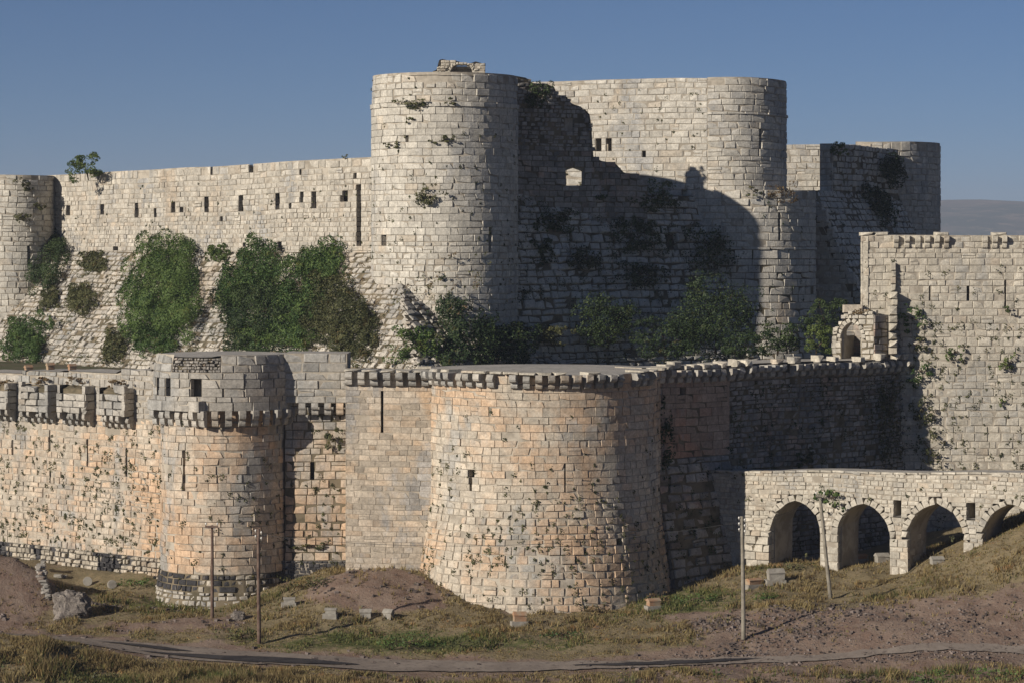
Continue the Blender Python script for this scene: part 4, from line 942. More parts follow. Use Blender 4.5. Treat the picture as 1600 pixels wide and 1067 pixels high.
# ------------------------------------------------------------------ plants
def leaf_mesh(name, C, Nn, size, mat, tone):
    """one small four-cornered leaf per point, facing roughly along its normal"""
    n = len(C); rnd = RNG.normal(size=(n, 3)); a = np.cross(Nn, rnd); a /= np.linalg.norm(a, axis=1, keepdims=True) + 1e-9; b = np.cross(Nn, a); b /= np.linalg.norm(b, axis=1, keepdims=True) + 1e-9
    s = size * RNG.uniform(.6, 1.3, (n, 1))
    V = np.stack([C - a * s * .5, C + b * s * .32, C + a * s * .5, C - b * s * .32], 1).reshape(-1, 3)
    F = np.arange(4 * n).reshape(n, 4)
    return mesh(name, V, [F], mat, tone=tone)
def crown_points(n, ax, lumps, flat_back=None):
    """points on many small lumps spread through an ellipsoid with semi-axis vectors ax"""
    ax = np.asarray(ax); d = RNG.normal(size=(lumps, 3)); d /= np.linalg.norm(d, axis=1, keepdims=True)
    L = np.sign(d) * np.abs(d) ** .8 * RNG.uniform(.2, .95, (lumps, 1)) ** .6; sd_ = int(RNG.integers(999)); an = np.arctan2(d[:, 1], d[:, 0])
    L = L * (.62 + .75 * vnoise(an * 1.6 + 7, an * 0 + sd_, sd_))[:, None]
    if flat_back: L[:, 2] = np.abs(L[:, 2])
    rad = RNG.uniform(.10, .30, lumps) * (1.25 if lumps < 8 else 1.0); k = RNG.choice(lumps, n, p=rad ** 2 / (rad ** 2).sum())
    dd = RNG.normal(size=(n, 3)) + L[k] * .8; dd /= np.linalg.norm(dd, axis=1, keepdims=True)
    q = L[k] + dd * (rad[k] * RNG.uniform(.55, 1.08, n) ** .6)[:, None]
    P_ = q @ ax; nn = dd @ (ax / np.linalg.norm(ax, axis=1, keepdims=True)); nn = nn + RNG.normal(0, .42, nn.shape); nn /= np.linalg.norm(nn, axis=1, keepdims=True)
    tone = np.clip(.35 * RNG.random(n) + .5 * RNG.random(lumps)[k], 0, .98)
    return P_, nn, tone
def bush(label, root, t, k, n, w, h, dep, mat='leaf_mid', leaf=.2, dens=120, name='shrub', cat='shrub', group=None, droop=0.0, lumps=None, up=.5):
    """a shrub rooted at a point: foliage and a branching stem"""
    e = link(name, None, loc=Vector(root), label=label, category=cat, group=group); e.empty_display_size = .3
    ax = np.array([t * w / 2, k * h / 2, n * dep]); num = int(max(40, dens * w * h)); lumps = lumps or int(np.clip(w * h * 7, 8, 160))
    C, Nn, tone = crown_points(num, ax, lumps, flat_back=True); cen = k * h * (up - .0) * .5 + n * dep * .25
    link('foliage', leaf_mesh('foliage', C + cen, Nn, leaf, M[mat], tone), e)
    mb = MB(); r = .02 + .012 * min(w, h)
    for i in range(4):
        tip = cen + t * w * RNG.uniform(-.3, .3) + k * h * RNG.uniform(-.1, .3) + n * dep * .4; mb.tube([-n * .08, cen * .5 + n * dep * .2 + RNG.normal(0, .05, 3), tip], [r, r * .7, r * .25], 5)
    link('stem', mb.build('stem', M['bark']), e)
    return e
def wall_bush(label, S, px, py, wpx, hpx, dep=.35, mat='leaf_mid', leaf=.18, dens=130, zr=(-2, 36), upright=False, **kw):
    u, z = hit(S, px, py, zr); p = S.pos(u, z); t, k, n = frame(S, u, z); s = p[1] / FPX
    if upright: k = k - t * (k[0] / t[0]); k = k / np.linalg.norm(k)
    w, h = wpx * s / max(.45, abs(t[0])), hpx * s / max(.4, k[2])
    return bush(label, p, t, k, n, w, h, dep, mat, leaf, dens, up=0.0, **kw)
X_, Y_, Z_ = np.array((1., 0, 0)), np.array((0, -1., 0)), np.array((0, 0, 1.))
GT = 'ivy and shrubs on the inner talus'
for lab, px, py, w, h, dp, mt in (
    ('dark rounded shrub where the left inner tower meets the talus', 83, 408, 56, 92, 1.3, 'leaf_dark'),
    ('largest mass of ivy on the talus, pointed at its top', 262, 455, 128, 150, 1.5, 'leaf_mid'),
    ('thin ivy spike rising from the largest ivy mass onto the wall', 271, 387, 14, 26, .4, 'leaf_mid'),
    ('leafy shrub at the foot of the tower on the left edge', 46, 537, 78, 66, 1.2, 'leaf_mid'),
    ('round olive shrub between left tower and the largest ivy mass', 128, 470, 50, 46, .8, 'leaf_olive'),
    ('low shrub just under the largest ivy mass', 243, 533, 78, 46, .8, 'leaf_mid'),
    ('small shrub above the leftmost wall boxes at the talus foot', 182, 548, 46, 42, .7, 'leaf_olive'),
    ('tall ivy lobe under the lower middle loophole', 413, 425, 62, 76, 1.1, 'leaf_mid'),
    ('rounded ivy lobe left of the tall ivy lobe', 372, 458, 60, 62, 1.0, 'leaf_mid'),
    ('broad ivy sheet below the tall ivy lobe', 405, 500, 118, 88, 1.2, 'leaf_dark'),
    ('bright ivy crown reaching the wall foot left of the tallest tower', 512, 418, 66, 58, 1.0, 'leaf_mid'),
    ('dense ivy column left of the tallest tower', 480, 462, 84, 92, 1.2, 'leaf_mid'),
    ('wide ivy sheet low on the talus beside the tallest tower', 522, 492, 108, 96, 1.1, 'leaf_olive'),
    ('low ivy strip along the talus foot above the smaller round tower', 445, 530, 120, 46, .9, 'leaf_mid'),
    ('tiny green clump on the ledge between two ivy masses', 344, 399, 34, 24, .5, 'leaf_bright'),
    ('loose weedy shrub in the corner between talus and tallest tower', 565, 520, 54, 74, .7, 'leaf_olive'),
    ('small weedy clump on the ledge near the dark rounded shrub', 150, 412, 50, 30, .4, 'leaf_olive'),
    ('weedy shrub left of the round olive shrub', 82, 470, 36, 34, .6, 'leaf_olive')):
    wall_bush(lab, TA, px, py, w * 1.14, h * 1.1, dp, mt, .145, 270, (11, 22), upright=True, group=GT)
GM = 'plants rooted in the tallest tower'
for lab, px, py, w, h, dp, mt in (
    ('long weedy mat on the ledge near the top of the tallest tower', 648, 163, 66, 17, .35, 'leaf_olive'),
    ('short weedy mat right of the long one near the tower top', 705, 160, 30, 14, .3, 'leaf_olive'),
    ('largest drooping plant halfway up the tallest tower', 672, 308, 56, 30, .55, 'leaf_olive'),
    ('small drooping plant high on the tallest tower', 692, 219, 40, 15, .4, 'leaf_olive'),
    ('sprig of weeds high on the left of the tallest tower', 613, 227, 24, 13, .3, 'leaf_olive'),
    ('sprig of weeds under the long weedy mat', 646, 188, 22, 11, .25, 'leaf_olive'),
    ('small dark plant low on the tallest tower', 688, 433, 20, 11, .3, 'leaf_dark')):
    wall_bush(lab, IM, px, py, w, h, dp, mt, .15, 140, (12, 35), group=GM)
for lab, px, py, w, h in (('uppermost plant on the tower at the left edge', 38, 289, 32, 26), ('middle plant on the tower at the left edge', 60, 322, 22, 18), ('lowest plant on the tower at the left edge', 34, 341, 30, 22)):
    wall_bush(lab, IL, px, py, w, h, .5, 'leaf_olive', .16, 130, (12, 28), group='plants on the left edge tower')
def standing(label, px, py, D, wpx, hpx, dep=None, mat='leaf_dark', leaf=.16, dens=300, name='shrub', cat='shrub', group=None):
    s = D / FPX; p = P(px, py + hpx / 2, D); return bush(label, p, X_, Z_, Y_, wpx * s, hpx * s, dep or wpx * s * .4, mat, leaf, dens, name, cat, group, up=1.0)
wall_bush('big dark ivy mound at the foot of the tallest tower', TS2, 722, 512, 96, 116, 1.7, 'leaf_dark', .2, 110, (12, 21), upright=True, group='shrubs at the foot of the tallest tower')
wall_bush('ivy mound spilling right from the foot of the tallest tower', TS2, 776, 548, 92, 60, 1.4, 'leaf_dark', .2, 110, (12, 21), upright=True, group='shrubs at the foot of the tallest tower')
standing('bright ivy mound left of the big dark ivy mound', 652, 540, 176.6, 84, 70, 1.2, 'leaf_mid', group='shrubs at the foot of the tallest tower')
GS = 'shrubs in the shaded inner recess'
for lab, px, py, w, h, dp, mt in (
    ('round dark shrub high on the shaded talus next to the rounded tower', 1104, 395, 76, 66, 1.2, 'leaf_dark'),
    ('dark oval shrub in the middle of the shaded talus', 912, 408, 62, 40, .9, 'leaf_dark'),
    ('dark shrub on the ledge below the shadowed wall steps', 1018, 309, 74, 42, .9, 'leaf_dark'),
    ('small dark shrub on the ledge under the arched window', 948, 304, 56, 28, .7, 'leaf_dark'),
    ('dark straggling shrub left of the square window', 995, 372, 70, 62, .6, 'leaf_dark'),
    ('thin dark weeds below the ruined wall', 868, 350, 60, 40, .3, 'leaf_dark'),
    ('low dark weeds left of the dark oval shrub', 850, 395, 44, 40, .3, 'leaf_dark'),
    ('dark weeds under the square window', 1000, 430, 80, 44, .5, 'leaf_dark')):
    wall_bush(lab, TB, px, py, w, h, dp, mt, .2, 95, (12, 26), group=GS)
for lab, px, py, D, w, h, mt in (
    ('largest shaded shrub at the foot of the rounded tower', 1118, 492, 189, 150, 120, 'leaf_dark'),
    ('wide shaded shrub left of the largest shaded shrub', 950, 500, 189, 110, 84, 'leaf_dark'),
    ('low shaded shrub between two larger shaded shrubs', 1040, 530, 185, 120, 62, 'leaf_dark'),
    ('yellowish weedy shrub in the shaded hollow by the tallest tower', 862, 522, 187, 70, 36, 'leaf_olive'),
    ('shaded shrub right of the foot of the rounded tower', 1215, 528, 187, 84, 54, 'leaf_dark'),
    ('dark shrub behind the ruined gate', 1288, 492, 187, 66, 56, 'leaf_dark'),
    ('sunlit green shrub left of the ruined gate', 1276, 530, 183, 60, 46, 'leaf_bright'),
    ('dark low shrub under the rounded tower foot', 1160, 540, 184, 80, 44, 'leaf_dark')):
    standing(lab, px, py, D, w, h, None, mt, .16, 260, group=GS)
wall_bush('dry brown shrub on the ledge of the rounded tower', KL, 1216, 300, 56, 30, .8, 'leaf_dry', .16, 90, (22, 26.5))
wall_bush('green weeds on the ledge left of the dry brown shrub', KL, 1178, 300, 28, 16, .5, 'leaf_olive', .16, 110, (22, 26.5))
standing('bright green fig bush on top of the low sunlit wall', 1309, 234, 214, 40, 26, 1.0, 'leaf_bright', .2, 110)
wall_bush('dark shrub near the top of the farthest tower', XW, 1385, 262, 50, 56, .9, 'leaf_dark', .2, 100, (20, 31))
wall_bush('dark ivy streak on the shaded cross wall', XW, 1370, 320, 60, 56, .7, 'leaf_dark', .2, 90, (20, 31))
wall_bush('dark ivy draped over the top of the ruined wall', RU, 836, 152, 40, 52, .6, 'leaf_dark', .18, 120, (28, 35))
standing('leafy tree crown showing over the long inner wall', 138, 262, 214, 66, 40, 1.5, 'leaf_bright', .17, 260, 'tree_top', 'tree')
standing('tiny tuft on top of the inner wall near the tallest tower', 540, 246, 190.5, 14, 8, .2, 'leaf_olive', .12, 160)
GB_ = 'plants on the right bastion'
for lab, px, py, w, h, mt in (('leafy fig bush growing beside the ruined gate', 1424, 497, 48, 42, 'leaf_mid'), ('leafy fig bush on the bastion under the gate', 1437, 580, 42, 42, 'leaf_mid'), ('loose plant in the middle of the bastion face', 1491, 551, 32, 30, 'leaf_bright'),
    ('loose plant near the right end of the bastion face', 1574, 568, 30, 38, 'leaf_bright'), ('climbing weeds along the shaded corner of the bastion', 1440, 640, 34, 60, 'leaf_olive'), ('weeds between the two fig bushes', 1432, 538, 30, 24, 'leaf_olive'), ('low weeds at the foot of the bastion corner', 1452, 700, 40, 50, 'leaf_olive'),
    ('small dark plant under the right slit of the bastion', 1571, 485, 12, 14, 'leaf_dark'), ('small green plant low on the bastion face', 1565, 628, 18, 16, 'leaf_bright')):
    wall_bush(lab, BR, px, py, w, h, .5, mt, .17, 85, (3, 22), group=GB_)
wall_bush('small fig bush growing out of the aqueduct beside the leaning pole', AR, 1303, 777, 44, 38, .7, 'leaf_mid', .18, 110, (4, 10))
wall_bush('green shrub on the recessed ochre wall', RC, 522, 686, 34, 42, .5, 'leaf_olive', .16, 120, (4, 13))
wall_bush('row of weeds along the foot of the recessed ochre wall', RC, 490, 853, 70, 14, .25, 'leaf_olive', .15, 120, (2, 13))
wall_bush('dark weeds in the shaded middle of the right curtain wall', RW_, 1255, 712, 36, 26, .4, 'leaf_dark', .2, 100, (2, 14))
wall_bush('climbing plants on the shaded curtain near the bastion', RW_, 1385, 650, 46, 150, .5, 'leaf_olive', .2, 45, (2, 14))
wall_bush('dark climber in the corner of the reddish turret face', TU, 1036, 690, 22, 120, .4, 'leaf_dark', .2, 70, (4, 14))
GBX = 'dry weeds on the wall boxes'
for lab, px, py in (('dry weeds on the leftmost wall box', 8, 596), ('dry weeds on the second wall box from the left', 68, 593), ('dry weeds on the third wall box from the left', 128, 594), ('dry weeds on the wall box nearest the smaller round tower', 190, 597)):
    wall_bush(lab, LC, px, py, 42, 14, .8, 'leaf_dry', .14, 140, (12, 14.6), group=GBX, name='weed_clump', cat='weeds')
standing('dry weeds on the roof of the ruined gate', 1338, 487, 163.6, 40, 12, .5, 'leaf_dry', .14, 140, 'weed_clump', 'weeds')

def weeds(label, S, n, zone, size=(.10, .27), mat='leaf_olive', zr=(0, 36)):
    """many small tufts rooted in the joints of one wall"""
    u0, u1 = S.urange(); C = []; Nn = []; tn = []; k_ = 0; tries = 0
    while k_ < n and tries < n * 40:
        tries += 1; u, z = RNG.uniform(u0, u1), RNG.uniform(*zr); p = S.pos(u, z); x, y = proj(p)
        if RNG.random() > zone(x, y): continue
        t, k, nr = frame(S, u, z); s = RNG.uniform(*size) * RNG.choice([.7, 1, 1, 1.5]); m = int(RNG.integers(10, 22)); k_ += 1
        q = RNG.normal(0, .32, (m, 3)) * np.array((1.0, 1.15, .5)); q[:, 2] = np.abs(q[:, 2]); q[:, 1] -= q[:, 2] * .4
        C.append(p + (q @ np.array([t, k, nr])) * s); d = RNG.normal(size=(m, 3)) + nr; Nn.append(d / np.linalg.norm(d, axis=1, keepdims=True)); tn += [RNG.random() * .95] * m
    C = np.concatenate(C); o = C.mean(0)
    link('wall_weeds', leaf_mesh('wall_weeds', C - o, np.concatenate(Nn), .11, M[mat], np.array(tn)), loc=Vector(o), kind='stuff', label=label, category='weeds')
def band(*bs):
    """chance by photo row: list of (y, chance)"""
    ys = [b[0] for b in bs]; ps = [b[1] for b in bs]; return lambda x, y: float(np.interp(y, ys, ps)) * (.35 + .9 * float(smooth(.35, .65, vnoise(x / 30., y / 22., 77))))
weeds('small weeds in the joints of the largest round tower', CT, 420, band((600, .02), (700, .12), (770, .5), (850, 1), (930, .8), (955, .3)), zr=(1, 13.5))
weeds('small weeds in the joints of the smaller round tower', LT, 110, band((660, .15), (760, .6), (850, .5), (900, .8)), zr=(2, 12))
weeds('small weeds in the joints of the left curtain wall', LC, 430, band((660, .25), (740, .6), (830, 1), (860, 1)), zr=(2.8, 12.5))
weeds('small weeds in the joints of the right bastion', BR, 420, lambda x, y: (.15 if y < 500 else .7) * (1.6 if x < 1480 else .8), (.14, .38), zr=(3, 21))
weeds('tiny weeds in the joints of the tallest tower', IM, 210, band((150, .3), (200, .3), (360, .8), (450, .7)), (.08, .2), zr=(14, 34))
weeds('weeds between the stones of the sunny talus', TA, 900, lambda x, y: .8 * float(smooth(.3, .6, vnoise(x / 26., y / 26., 5))), (.2, .5), 'leaf_olive', (12, 21.2))
weeds('dry weeds between the stones of the sunny talus', TA, 360, lambda x, y: .8 * float(smooth(.35, .6, vnoise(x / 30., y / 22., 15))), (.2, .4), 'leaf_dry', (12, 21.2))
weeds('dark weeds between the stones of the shaded talus', TB, 800, lambda x, y: .8 * float(smooth(.35, .6, vnoise(x / 30., y / 20., 25))), (.25, .8), 'leaf_dark', (13, 25.4))
weeds('small weeds in the joints of the long inner wall', IW, 60, band((270, .2), (350, 1), (392, .6)), (.08, .2), zr=(21, 28))
weeds('small weeds in the joints of the sunlit inner wall', BW, 60, lambda x, y: .6, (.1, .25), zr=(26, 34))
weeds('dark weeds in the joints of the shaded right curtain wall', RW_, 330, lambda x, y: .7 * float(smooth(.3, .6, vnoise(x / 34., y / 26., 35))), (.2, .45), 'leaf_dark', (3, 13.5))
weeds('dark weeds on the rough foot of the reddish turret face', TU, 90, band((700, .2), (740, .9), (850, 1)), (.2, .5), 'leaf_dark', (2, 10))
weeds('weeds in the joints of the recessed ochre wall', RC, 40, band((640, .2), (700, .4), (850, 1)), (.1, .22), zr=(3, 12))
weeds('small plants in the joints of the shaded cross wall', XW, 170, lambda x, y: .7, (.25, .55), 'leaf_dark', (14, 29))
weeds('small weeds in the joints of the aqueduct', AR, 26, lambda x, y: 1.0 if y < 790 else .2, (.1, .22), zr=(3.5, 8.4))
weeds('small weeds in the joints of the rounded tower', KL, 40, lambda x, y: .7, (.15, .35), 'leaf_dark', (14, 26))

# grass
def grass(label, n, region, hgt, mats, wid=.035, prob=None, name='grass'):
    x0, x1, y0, y1 = region; X = RNG.uniform(x0, x1, n); Y = RNG.uniform(y0, y1, n)
    if prob is not None: m = RNG.random(n) < prob(X, Y) * (.2 + .8 * smooth(.3, .6, vnoise(X * .7, Y * .7, 44))); X, Y = X[m], Y[m]
    Zz = ter(X, Y) - .02; n = len(X); B = 5
    clump = .45 + 1.1 * smooth(.3, .75, vnoise(X * .9, Y * .9, 12)); clump = clump * (.3 + .7 * smooth(.2, 4.5, road_dist(X, Y)))
    X = np.repeat(X, B) + RNG.normal(0, .06, n * B); Y = np.repeat(Y, B) + RNG.normal(0, .06, n * B); Zz = np.repeat(Zz, B); hh = np.repeat(clump, B) * RNG.uniform(*hgt, n * B)
    a = RNG.uniform(0, 2 * math.pi, n * B); lean = RNG.normal(0, .35, (n * B, 2)); wd = wid * RNG.uniform(.6, 1.4, n * B)
    b0 = np.stack([X - np.cos(a) * wd, Y - np.sin(a) * wd, Zz], 1); b1 = np.stack([X + np.cos(a) * wd, Y + np.sin(a) * wd, Zz], 1); tp = np.stack([X + lean[:, 0] * hh, Y + lean[:, 1] * hh, Zz + hh], 1)
    V = np.stack([b0, b1, tp], 1).reshape(-1, 3); F = np.arange(len(V)).reshape(-1, 3)
    g = greenmask(X, Y) + RNG.normal(0, .25, len(X)); mi = (g > .45).astype(int)
    o = V.mean(0)
    link(name, mesh(name, V - o, [F], [M[m] for m in mats], mi, np.repeat(RNG.random(n), B) * .95), loc=Vector(o), kind='stuff', label=label, category='grass')
notroad = lambda X, Y: (road_dist(X, Y) > .15).astype(float)
grass('tall dry reddish weeds along the bottom edge before the track', 42000, (-30, 30, 121.5, 129.6), (.14, .42), ('grass_dry', 'grass_green'), .03,
      lambda X, Y: notroad(X, Y) * np.clip(1.15 - .9 * smooth(.5, 1.1, soilmask(X, Y)), .12, 1) * np.where(X < 0, 1, .75))
grass('short dry grass and green patches on the ground before the walls', 60000, (-34, 33, 129.6, 152), (.07, .24), ('grass_dry', 'grass_green'), .03,
      lambda X, Y: notroad(X, Y) * np.clip(1.1 - smooth(.25, .75, soilmask(X, Y)), .04, 1))
# low green bushes on the ground
for i, (px, py, w, h, mt, lab) in enumerate(((640, 992, 120, 26, 'leaf_mid', 'long low green bush between track and largest round tower'), (380, 985, 80, 24, 'leaf_olive', 'low olive bush beside the nearer dark pole'), (480, 903, 90, 24, 'leaf_olive', 'weeds at the foot of the recessed wall'),
      (1080, 930, 90, 14, 'leaf_mid', 'low green plants on the bank right of the largest round tower'), (1190, 928, 60, 12, 'leaf_mid', 'low green plants by the pale pole'), (215, 905, 70, 14, 'leaf_mid', 'low weeds along the left curtain foot'),
      (1030, 930, 46, 24, 'leaf_dry', 'dry bush at the right foot of the largest round tower'), (935, 948, 60, 14, 'leaf_dry', 'dry weeds along the foot of the largest round tower'), (1450, 1050, 90, 26, 'leaf_mid', 'green bush at the bottom edge right'), (1560, 1047, 90, 30, 'leaf_mid', 'green bush in the bottom right corner'),
      (1330, 1056, 70, 20, 'leaf_olive', 'olive bush at the bottom edge'), (1120, 1048, 14, 14, 'leaf_mid', 'small green sprig beside the track'), (1190, 1055, 50, 18, 'leaf_olive', 'small olive bush at the bottom edge below the pale pole'), (1350, 872, 40, 8, 'leaf_olive', 'grass tuft inside the second arch'), (1240, 880, 60, 10, 'leaf_olive', 'grass at the foot of the first arch'), (140, 1055, 90, 24, 'leaf_olive', 'olive weeds at the bottom edge left'), (720, 1000, 70, 18, 'leaf_olive', 'olive weeds right of the long low green bush'), (880, 985, 80, 14, 'leaf_mid', 'flat green weeds before the largest round tower'))):
    g = ground_hit(px, py + h * .45); s = g[1] / FPX; bush(lab, g - np.array((0, 0, .05)), X_, Z_, Y_, w * s, h * s, min(1.6, w * s * .45), mt, .13, 120, group='low plants on the ground', up=.8, lumps=int(w * .6))

# loose stones
def rocks(label, n, region, size, prob, mat='gravel', name='loose_stones'):
    x0, x1, y0, y1 = region; X = RNG.uniform(x0, x1, n); Y = RNG.uniform(y0, y1, n); m = RNG.random(n) < prob(X, Y); X, Y = X[m], Y[m]; n = len(X); Zz = ter(X, Y)
    s = size[0] * (size[1] / size[0]) ** (RNG.random(n) ** 2.5); c = np.array([(a, b, d) for d in (-1, 1) for b in (-1, 1) for a in (-1, 1)], float) * .5
    V = c[None] * s[:, None, None] * RNG.uniform(.55, 1.2, (n, 8, 3)); a = RNG.uniform(0, 6.28, n); ca, sa = np.cos(a)[:, None], np.sin(a)[:, None]
    V = np.stack([V[..., 0] * ca - V[..., 1] * sa, V[..., 0] * sa + V[..., 1] * ca, V[..., 2] * .8], -1) + np.stack([X, Y, Zz + s * .15], -1)[:, None]
    f = np.array([(0, 2, 3, 1), (4, 5, 7, 6), (0, 1, 5, 4), (1, 3, 7, 5), (3, 2, 6, 7), (2, 0, 4, 6)]); F = (f[None] + (np.arange(n) * 8)[:, None, None]).reshape(-1, 4)
    o = V.reshape(-1, 3).mean(0); link(name, mesh(name, V.reshape(-1, 3) - o, [F], M[mat], tone=np.repeat(RNG.random(n) * .95, 6)), loc=Vector(o), kind='stuff', label=label, category='stones')
rocks('grey stones scattered over the bare slope on the right', 16000, (8, 33, 129.5, 142), (.03, .17), lambda X, Y: np.clip(soilmask(X, Y) - .45, 0, 1) * (.3 + .9 * smooth(.4, .7, vnoise(X * .5, Y * .5, 88))))
rocks('grey stones scattered over the ground on the left', 9000, (-33, 8, 129, 150), (.04, .26), lambda X, Y: np.clip(soilmask(X, Y) - .3, 0, .7) * (.2 + .6 * smooth(.4, .7, vnoise(X * .6, Y * .6, 98))))
def near(px, py, rx, ry):
    g = ground_hit(px, py); return lambda X, Y: np.exp(-((X - g[0]) / rx) ** 2 - ((Y - g[1]) / ry) ** 2)
ga_ = ground_hit(1110, 975); gb_ = ground_hit(1290, 955); gc_ = ground_hit(175, 948)
for lab, g, rx, ry, n in (('grey rubble heap beside the pale pole', ga_, 1.9, 1.5, 700), ('grey rubble heap below the leaning pole', gb_, 3.0, 1.8, 900), ('low line of rubble right of the big lump', gc_, 2.4, .35, 420)):
    rocks(lab, n * 3, (g[0] - 2 * rx, g[0] + 2 * rx, g[1] - 2 * ry, g[1] + 2 * ry), (.05, .22), lambda X, Y: np.exp(-((X - g[0]) / rx) ** 2 - ((Y - g[1]) / ry) ** 2), name='rubble_heap')
def boulder(label, px, py, wpx, hpx, seed):
    g = ground_hit(px, py); s = g[1] / FPX; n, m = 40, 20; V = []
    for j in range(m + 1):
        for i in range(n):
            th, ph = 2 * math.pi * i / n, math.pi * j / m; d = np.array((math.sin(ph) * math.cos(th), math.sin(ph) * math.sin(th), math.cos(ph)))
            d = np.sign(d) * np.abs(d) ** .7; r = 1 + .75 * float(fbm(d[0] * 2.4 + seed, d[1] * 2.4 + d[2] * 3.7, seed, 5)) + RNG.normal(0, .035)
            V.append(d * r * np.array((wpx * s / 2, wpx * s * .35, hpx * s * .55)) + np.array((0, 0, hpx * s * .35)))
    F = [(j * n + i, (j + 1) * n + i, (j + 1) * n + (i + 1) % n, j * n + (i + 1) % n) for j in range(m) for i in range(n)]
    link('boulder', mesh('boulder', np.array(V), [np.array(F)], M['rock']), loc=Vector(g), label=label, category='boulder')
boulder('big rough lump of fallen masonry beside the track on the left', 112, 962, 56, 42, 3)
boulder('smaller dark rock on the ground beside the nearer dark pole', 372, 968, 22, 14, 8)
# dry stone edge of the spoil mound
T = Thing('rubble_edge', 'broken dry stone edge of the spoil mound at left', 'rubble', ground_hit(68, 925))
for i in range(46):
    f = i / 46; g = ground_hit(60 + 14 * f + RNG.normal(0, 2), 890 + 48 * f) + np.array((0, 0, RNG.uniform(-.1, .5))); T.stone(g, X_, Z_, Y_, RNG.uniform(.2, .5), RNG.uniform(.1, .22), .4, 'rough', 1.0)
T.finish()

# ------------------------------------------------------------------ small things
def box_tomb(label, px, py, wpx, hpx, rz=0.0, slab=True, warm=False, z=None, D=None, cat='stone box'):
    g = ground_hit(px, py + hpx / 2) if D is None else np.array((W(px, D), D, z)); s = g[1] / FPX; w, h = wpx * s, hpx * s
    e = link('stone_box', None, loc=Vector(g - np.array((0, 0, .04))), label=label, category=cat, group='gabled stone boxes'); e.rotation_euler = (0, 0, rz); e.empty_display_size = .2
    b = 0.0
    if slab: mb = MB(); mb.box((-w * .06, -.05, .11), w * 1.35, w * .8, .22 + .06, 0, .97, .012); link('base_slab', mb.build('base_slab', M['boxpale']), e); b = .24
    hb = max(.16, (h - b) * .62); d = w * .62; mb = MB(); mb.box((0, 0, b + hb / 2), w, d, hb, 0, 1.0, .01); link('box_body', mb.build('box_body', M['boxwarm' if warm else 'boxpale']), e)
    z0 = b + hb + .004; r = max(.12, (h - b) * .42); o = .035
    V = []
    for x in (-w / 2 - o, w / 2 + o):
        for yy, zz in ((-d / 2 - o, z0), (-d / 2 - o, z0 + .05), (-d * .22, z0 + r * .8), (0, z0 + r), (d * .22, z0 + r * .8), (d / 2 + o, z0 + .05), (d / 2 + o, z0)): V.append((x, yy, zz))
    mb = MB(); mb.add(np.array(V) + RNG.normal(0, .006, (14, 3)), [(i, (i + 1) % 7, 7 + (i + 1) % 7, 7 + i) for i in range(7)] + [tuple(range(7))[::-1], tuple(range(7, 14))]); link('lid', mb.build('lid', M['boxwarm' if warm else 'boxpale']), e)
box_tomb('gabled stone box on a slab, leftmost of the four before the flat bastion', 452, 939, 17, 15, .1)
box_tomb('gabled stone box on a tilted slab, second from left before the flat bastion', 517, 956, 17, 16, -.1)
box_tomb('pale gabled stone box without a slab, third before the flat bastion', 571, 957, 17, 14, .05, False)
box_tomb('gabled stone box turned sideways, rightmost of the four before the flat bastion', 607, 958, 15, 15, -.5, False)
box_tomb('ochre stone box on a pale slab below the largest round tower', 812, 965, 19, 22, .25, True, True)
box_tomb('ochre stone box at the right foot of the largest round tower', 1021, 942, 19, 18, .4, True, True)
box_tomb('ochre stone box on a slab left of the first arch', 1177, 910, 21, 16, .5, True, True)
box_tomb('large grey stone box on a slab in front of the first arch', 1212, 899, 24, 24, .2)
box_tomb('ochre stone box inside the second arch', 1344, 871, 18, 14, .4, True, True)
box_tomb('pale stone box inside the second arch', 1378, 870, 20, 14, .3, False)
box_tomb('shaded stone box inside the third arch', 1464, 874, 19, 12, .2, False)
for lab, px in (('leftmost of three small blocks on the left wall walk', 18), ('middle of three small blocks on the left wall walk', 52), ('rightmost of three small blocks on the left wall walk', 86)):
    u = lcu(px); p = LC.pos(u, lctop(u), -1.4); box_tomb(lab, 800 + p[0] / p[1] * FPX, 0, 11, 11, .6, False, True, lctop(u) + .03, p[1])
def drum(label, px, py, r, rz):
    g = ground_hit(px, py + r * .35 * FPX / 150); mb = MB(); n = 20; V = []
    for y in (-.14, -.12, .12, .14):
        for i in range(n):
            a = 2 * math.pi * i / n; q = r * (1 if abs(y) < .13 else .95); V.append((q * math.cos(a), y, q * math.sin(a)))
    mb.add(np.array(V), [(j * n + i, j * n + (i + 1) % n, (j + 1) * n + (i + 1) % n, (j + 1) * n + i) for j in range(3) for i in range(n)] + [tuple(range(n)), tuple(range(3 * n, 4 * n))[::-1]])
    o = link('stone_drum', mb.build('stone_drum', M['boxpale']), loc=Vector(g + np.array((0, 0, r * .78))), label=label, category='stone drum', group='stone discs by the left wall'); o.rotation_euler = (-.15, 0, rz)
drum('pale round stone disc standing on edge below the left curtain wall', 137, 911, .28, .15)
drum('greyer round stone disc leaning right of the pale one', 175, 916, .27, .35)
T = Thing('fallen_block', 'pale fallen block lying in the shadow below the left curtain wall', 'block', ground_hit(90, 903)); T.stone(T.base + np.array((0, 0, .1)), X_, Z_, Y_, .5, .22, .4, 'boxpale', 1.0)
T.stone(T.base + np.array((.35, .25, .06)), X_, Z_, Y_, .3, .15, .3, 'boxpale', 1.0); T.finish()

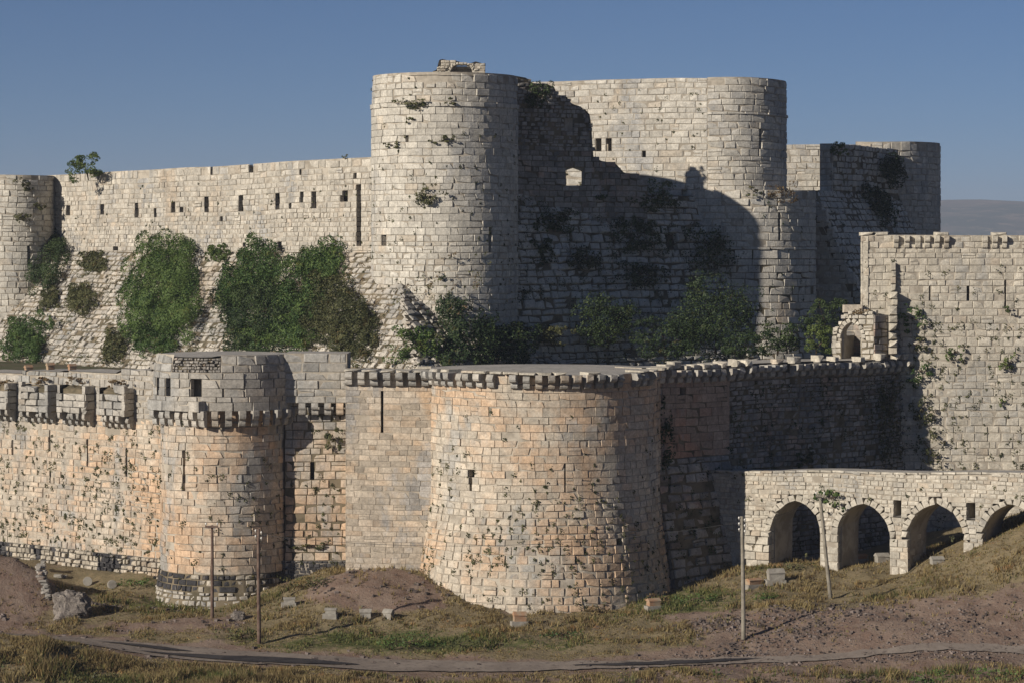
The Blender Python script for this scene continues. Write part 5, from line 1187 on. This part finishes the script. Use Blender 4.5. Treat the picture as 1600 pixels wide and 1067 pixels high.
def pole(label, px_b, py_b, px_t, py_t, rad, mat, arm=None, ins=0):
    g = ground_hit(px_b, py_b); D = g[1]; top = P(px_t, py_t, D); e = link('telegraph_pole', None, loc=Vector(g), label=label, category='pole'); e.empty_display_size = .3
    ax = top - g; n = np.linalg.norm(ax); ax /= n; mb = MB(); pts = [ax * (n * f) + np.array((math.sin(f * 3 + px_b) * .015, 0, 0)) for f in np.linspace(-.06, 1, 9)]; mb.tube(pts, list(np.linspace(rad, rad * .72, 9)), 10); link('shaft', mb.build('shaft', M[mat], True), e)
    def insul(p):
        mb = MB(); mb.tube([p, p + np.array((0, 0, .07)), p + np.array((0, 0, .09)), p + np.array((0, 0, .15)), p + np.array((0, 0, .18))], [.02, .02, .055, .045, .02], 8); return link('insulator', mb.build('insulator', M['porcelain'], True), e)
    if arm:
        c = ax * (n - .08) + np.array((0, -rad * .9, 0)); mb = MB(); mb.box(c, arm, .09, .11, 0, 1, .004); link('crossarm', mb.build('crossarm', M[mat]), e)
        for x in (-arm * .44, arm * .44): insul(c + np.array((x, 0, .055)))
    for i in range(ins):
        sg = -1 if i % 2 == 0 else 1; p = ax * (n - .25 - .30 * (i // 2) - .1 * (i % 2)); q = p + np.array((sg * .15, -.05, .06)); mb = MB(); mb.tube([p, p + np.array((sg * .13, -.05, -.02)), q], .014, 5); link('bracket', mb.build('bracket', M['wire']), e); insul(q)
    return g, top
p1 = pole('dark telegraph pole with a crossarm, farther of the two before the smaller tower', 332, 965, 331, 820, .105, 'wood', .72, 2)
p2 = pole('dark telegraph pole without a crossarm, nearer of the two before the smaller tower', 405, 1005, 404, 826, .115, 'wood', None, 4)
p3 = pole('upright grey telegraph pole with white insulators left of the aqueduct', 1162, 1000, 1159, 806, .125, 'woodgrey', None, 6)
p4 = pole('leaning grey pole in front of the aqueduct piers', 1298, 935, 1281, 772, .115, 'woodgrey', .5, 1)
def wire(label, a, b, sag=.5):
    mb = MB(); f = np.linspace(0, 1, 17); mb.tube([a + (b - a) * x - np.array((0, 0, sag * 4 * x * (1 - x))) for x in f], .010, 4); o = (a + b) / 2
    mb.V = [v - o for v in mb.V]; link('overhead_wire', mb.build('overhead_wire', M['wire']), loc=Vector(o), label=label, category='wire', group='overhead wires')
wire('thin wire from the nearer dark pole to the upright grey pole', p2[1] - np.array((0, 0, .3)), p3[1] - np.array((0, 0, .3)), .9)
wire('thin wire between the upright grey pole and the leaning pole', p3[1] - np.array((0, 0, .3)), p4[1] - np.array((0, 0, .1)), .3)
wire('thin wire between the two dark poles', p1[1] - np.array((0, 0, .3)), p2[1] - np.array((0, 0, .3)), .2)

# ------------------------------------------------------------------ air
hz = MB(); hz.box((0, 3000, 20), 15000, 8400, 320)
hm = bpy.data.materials.new('haze'); hm.use_nodes = True; hn = hm.node_tree; hn.nodes.clear(); ho = hn.nodes.new('ShaderNodeOutputMaterial'); pvn = hn.nodes.new('ShaderNodeVolumePrincipled')
pvn.inputs['Color'].default_value = (.50, .58, .74, 1); pvn.inputs['Density'].default_value = .00018; pvn.inputs['Anisotropy'].default_value = 0.0
hn.links.new(pvn.outputs[0], ho.inputs['Volume'])
link('haze', hz.build('haze', hm), kind='stuff', label='thin blue haze over the far hills', category='haze')
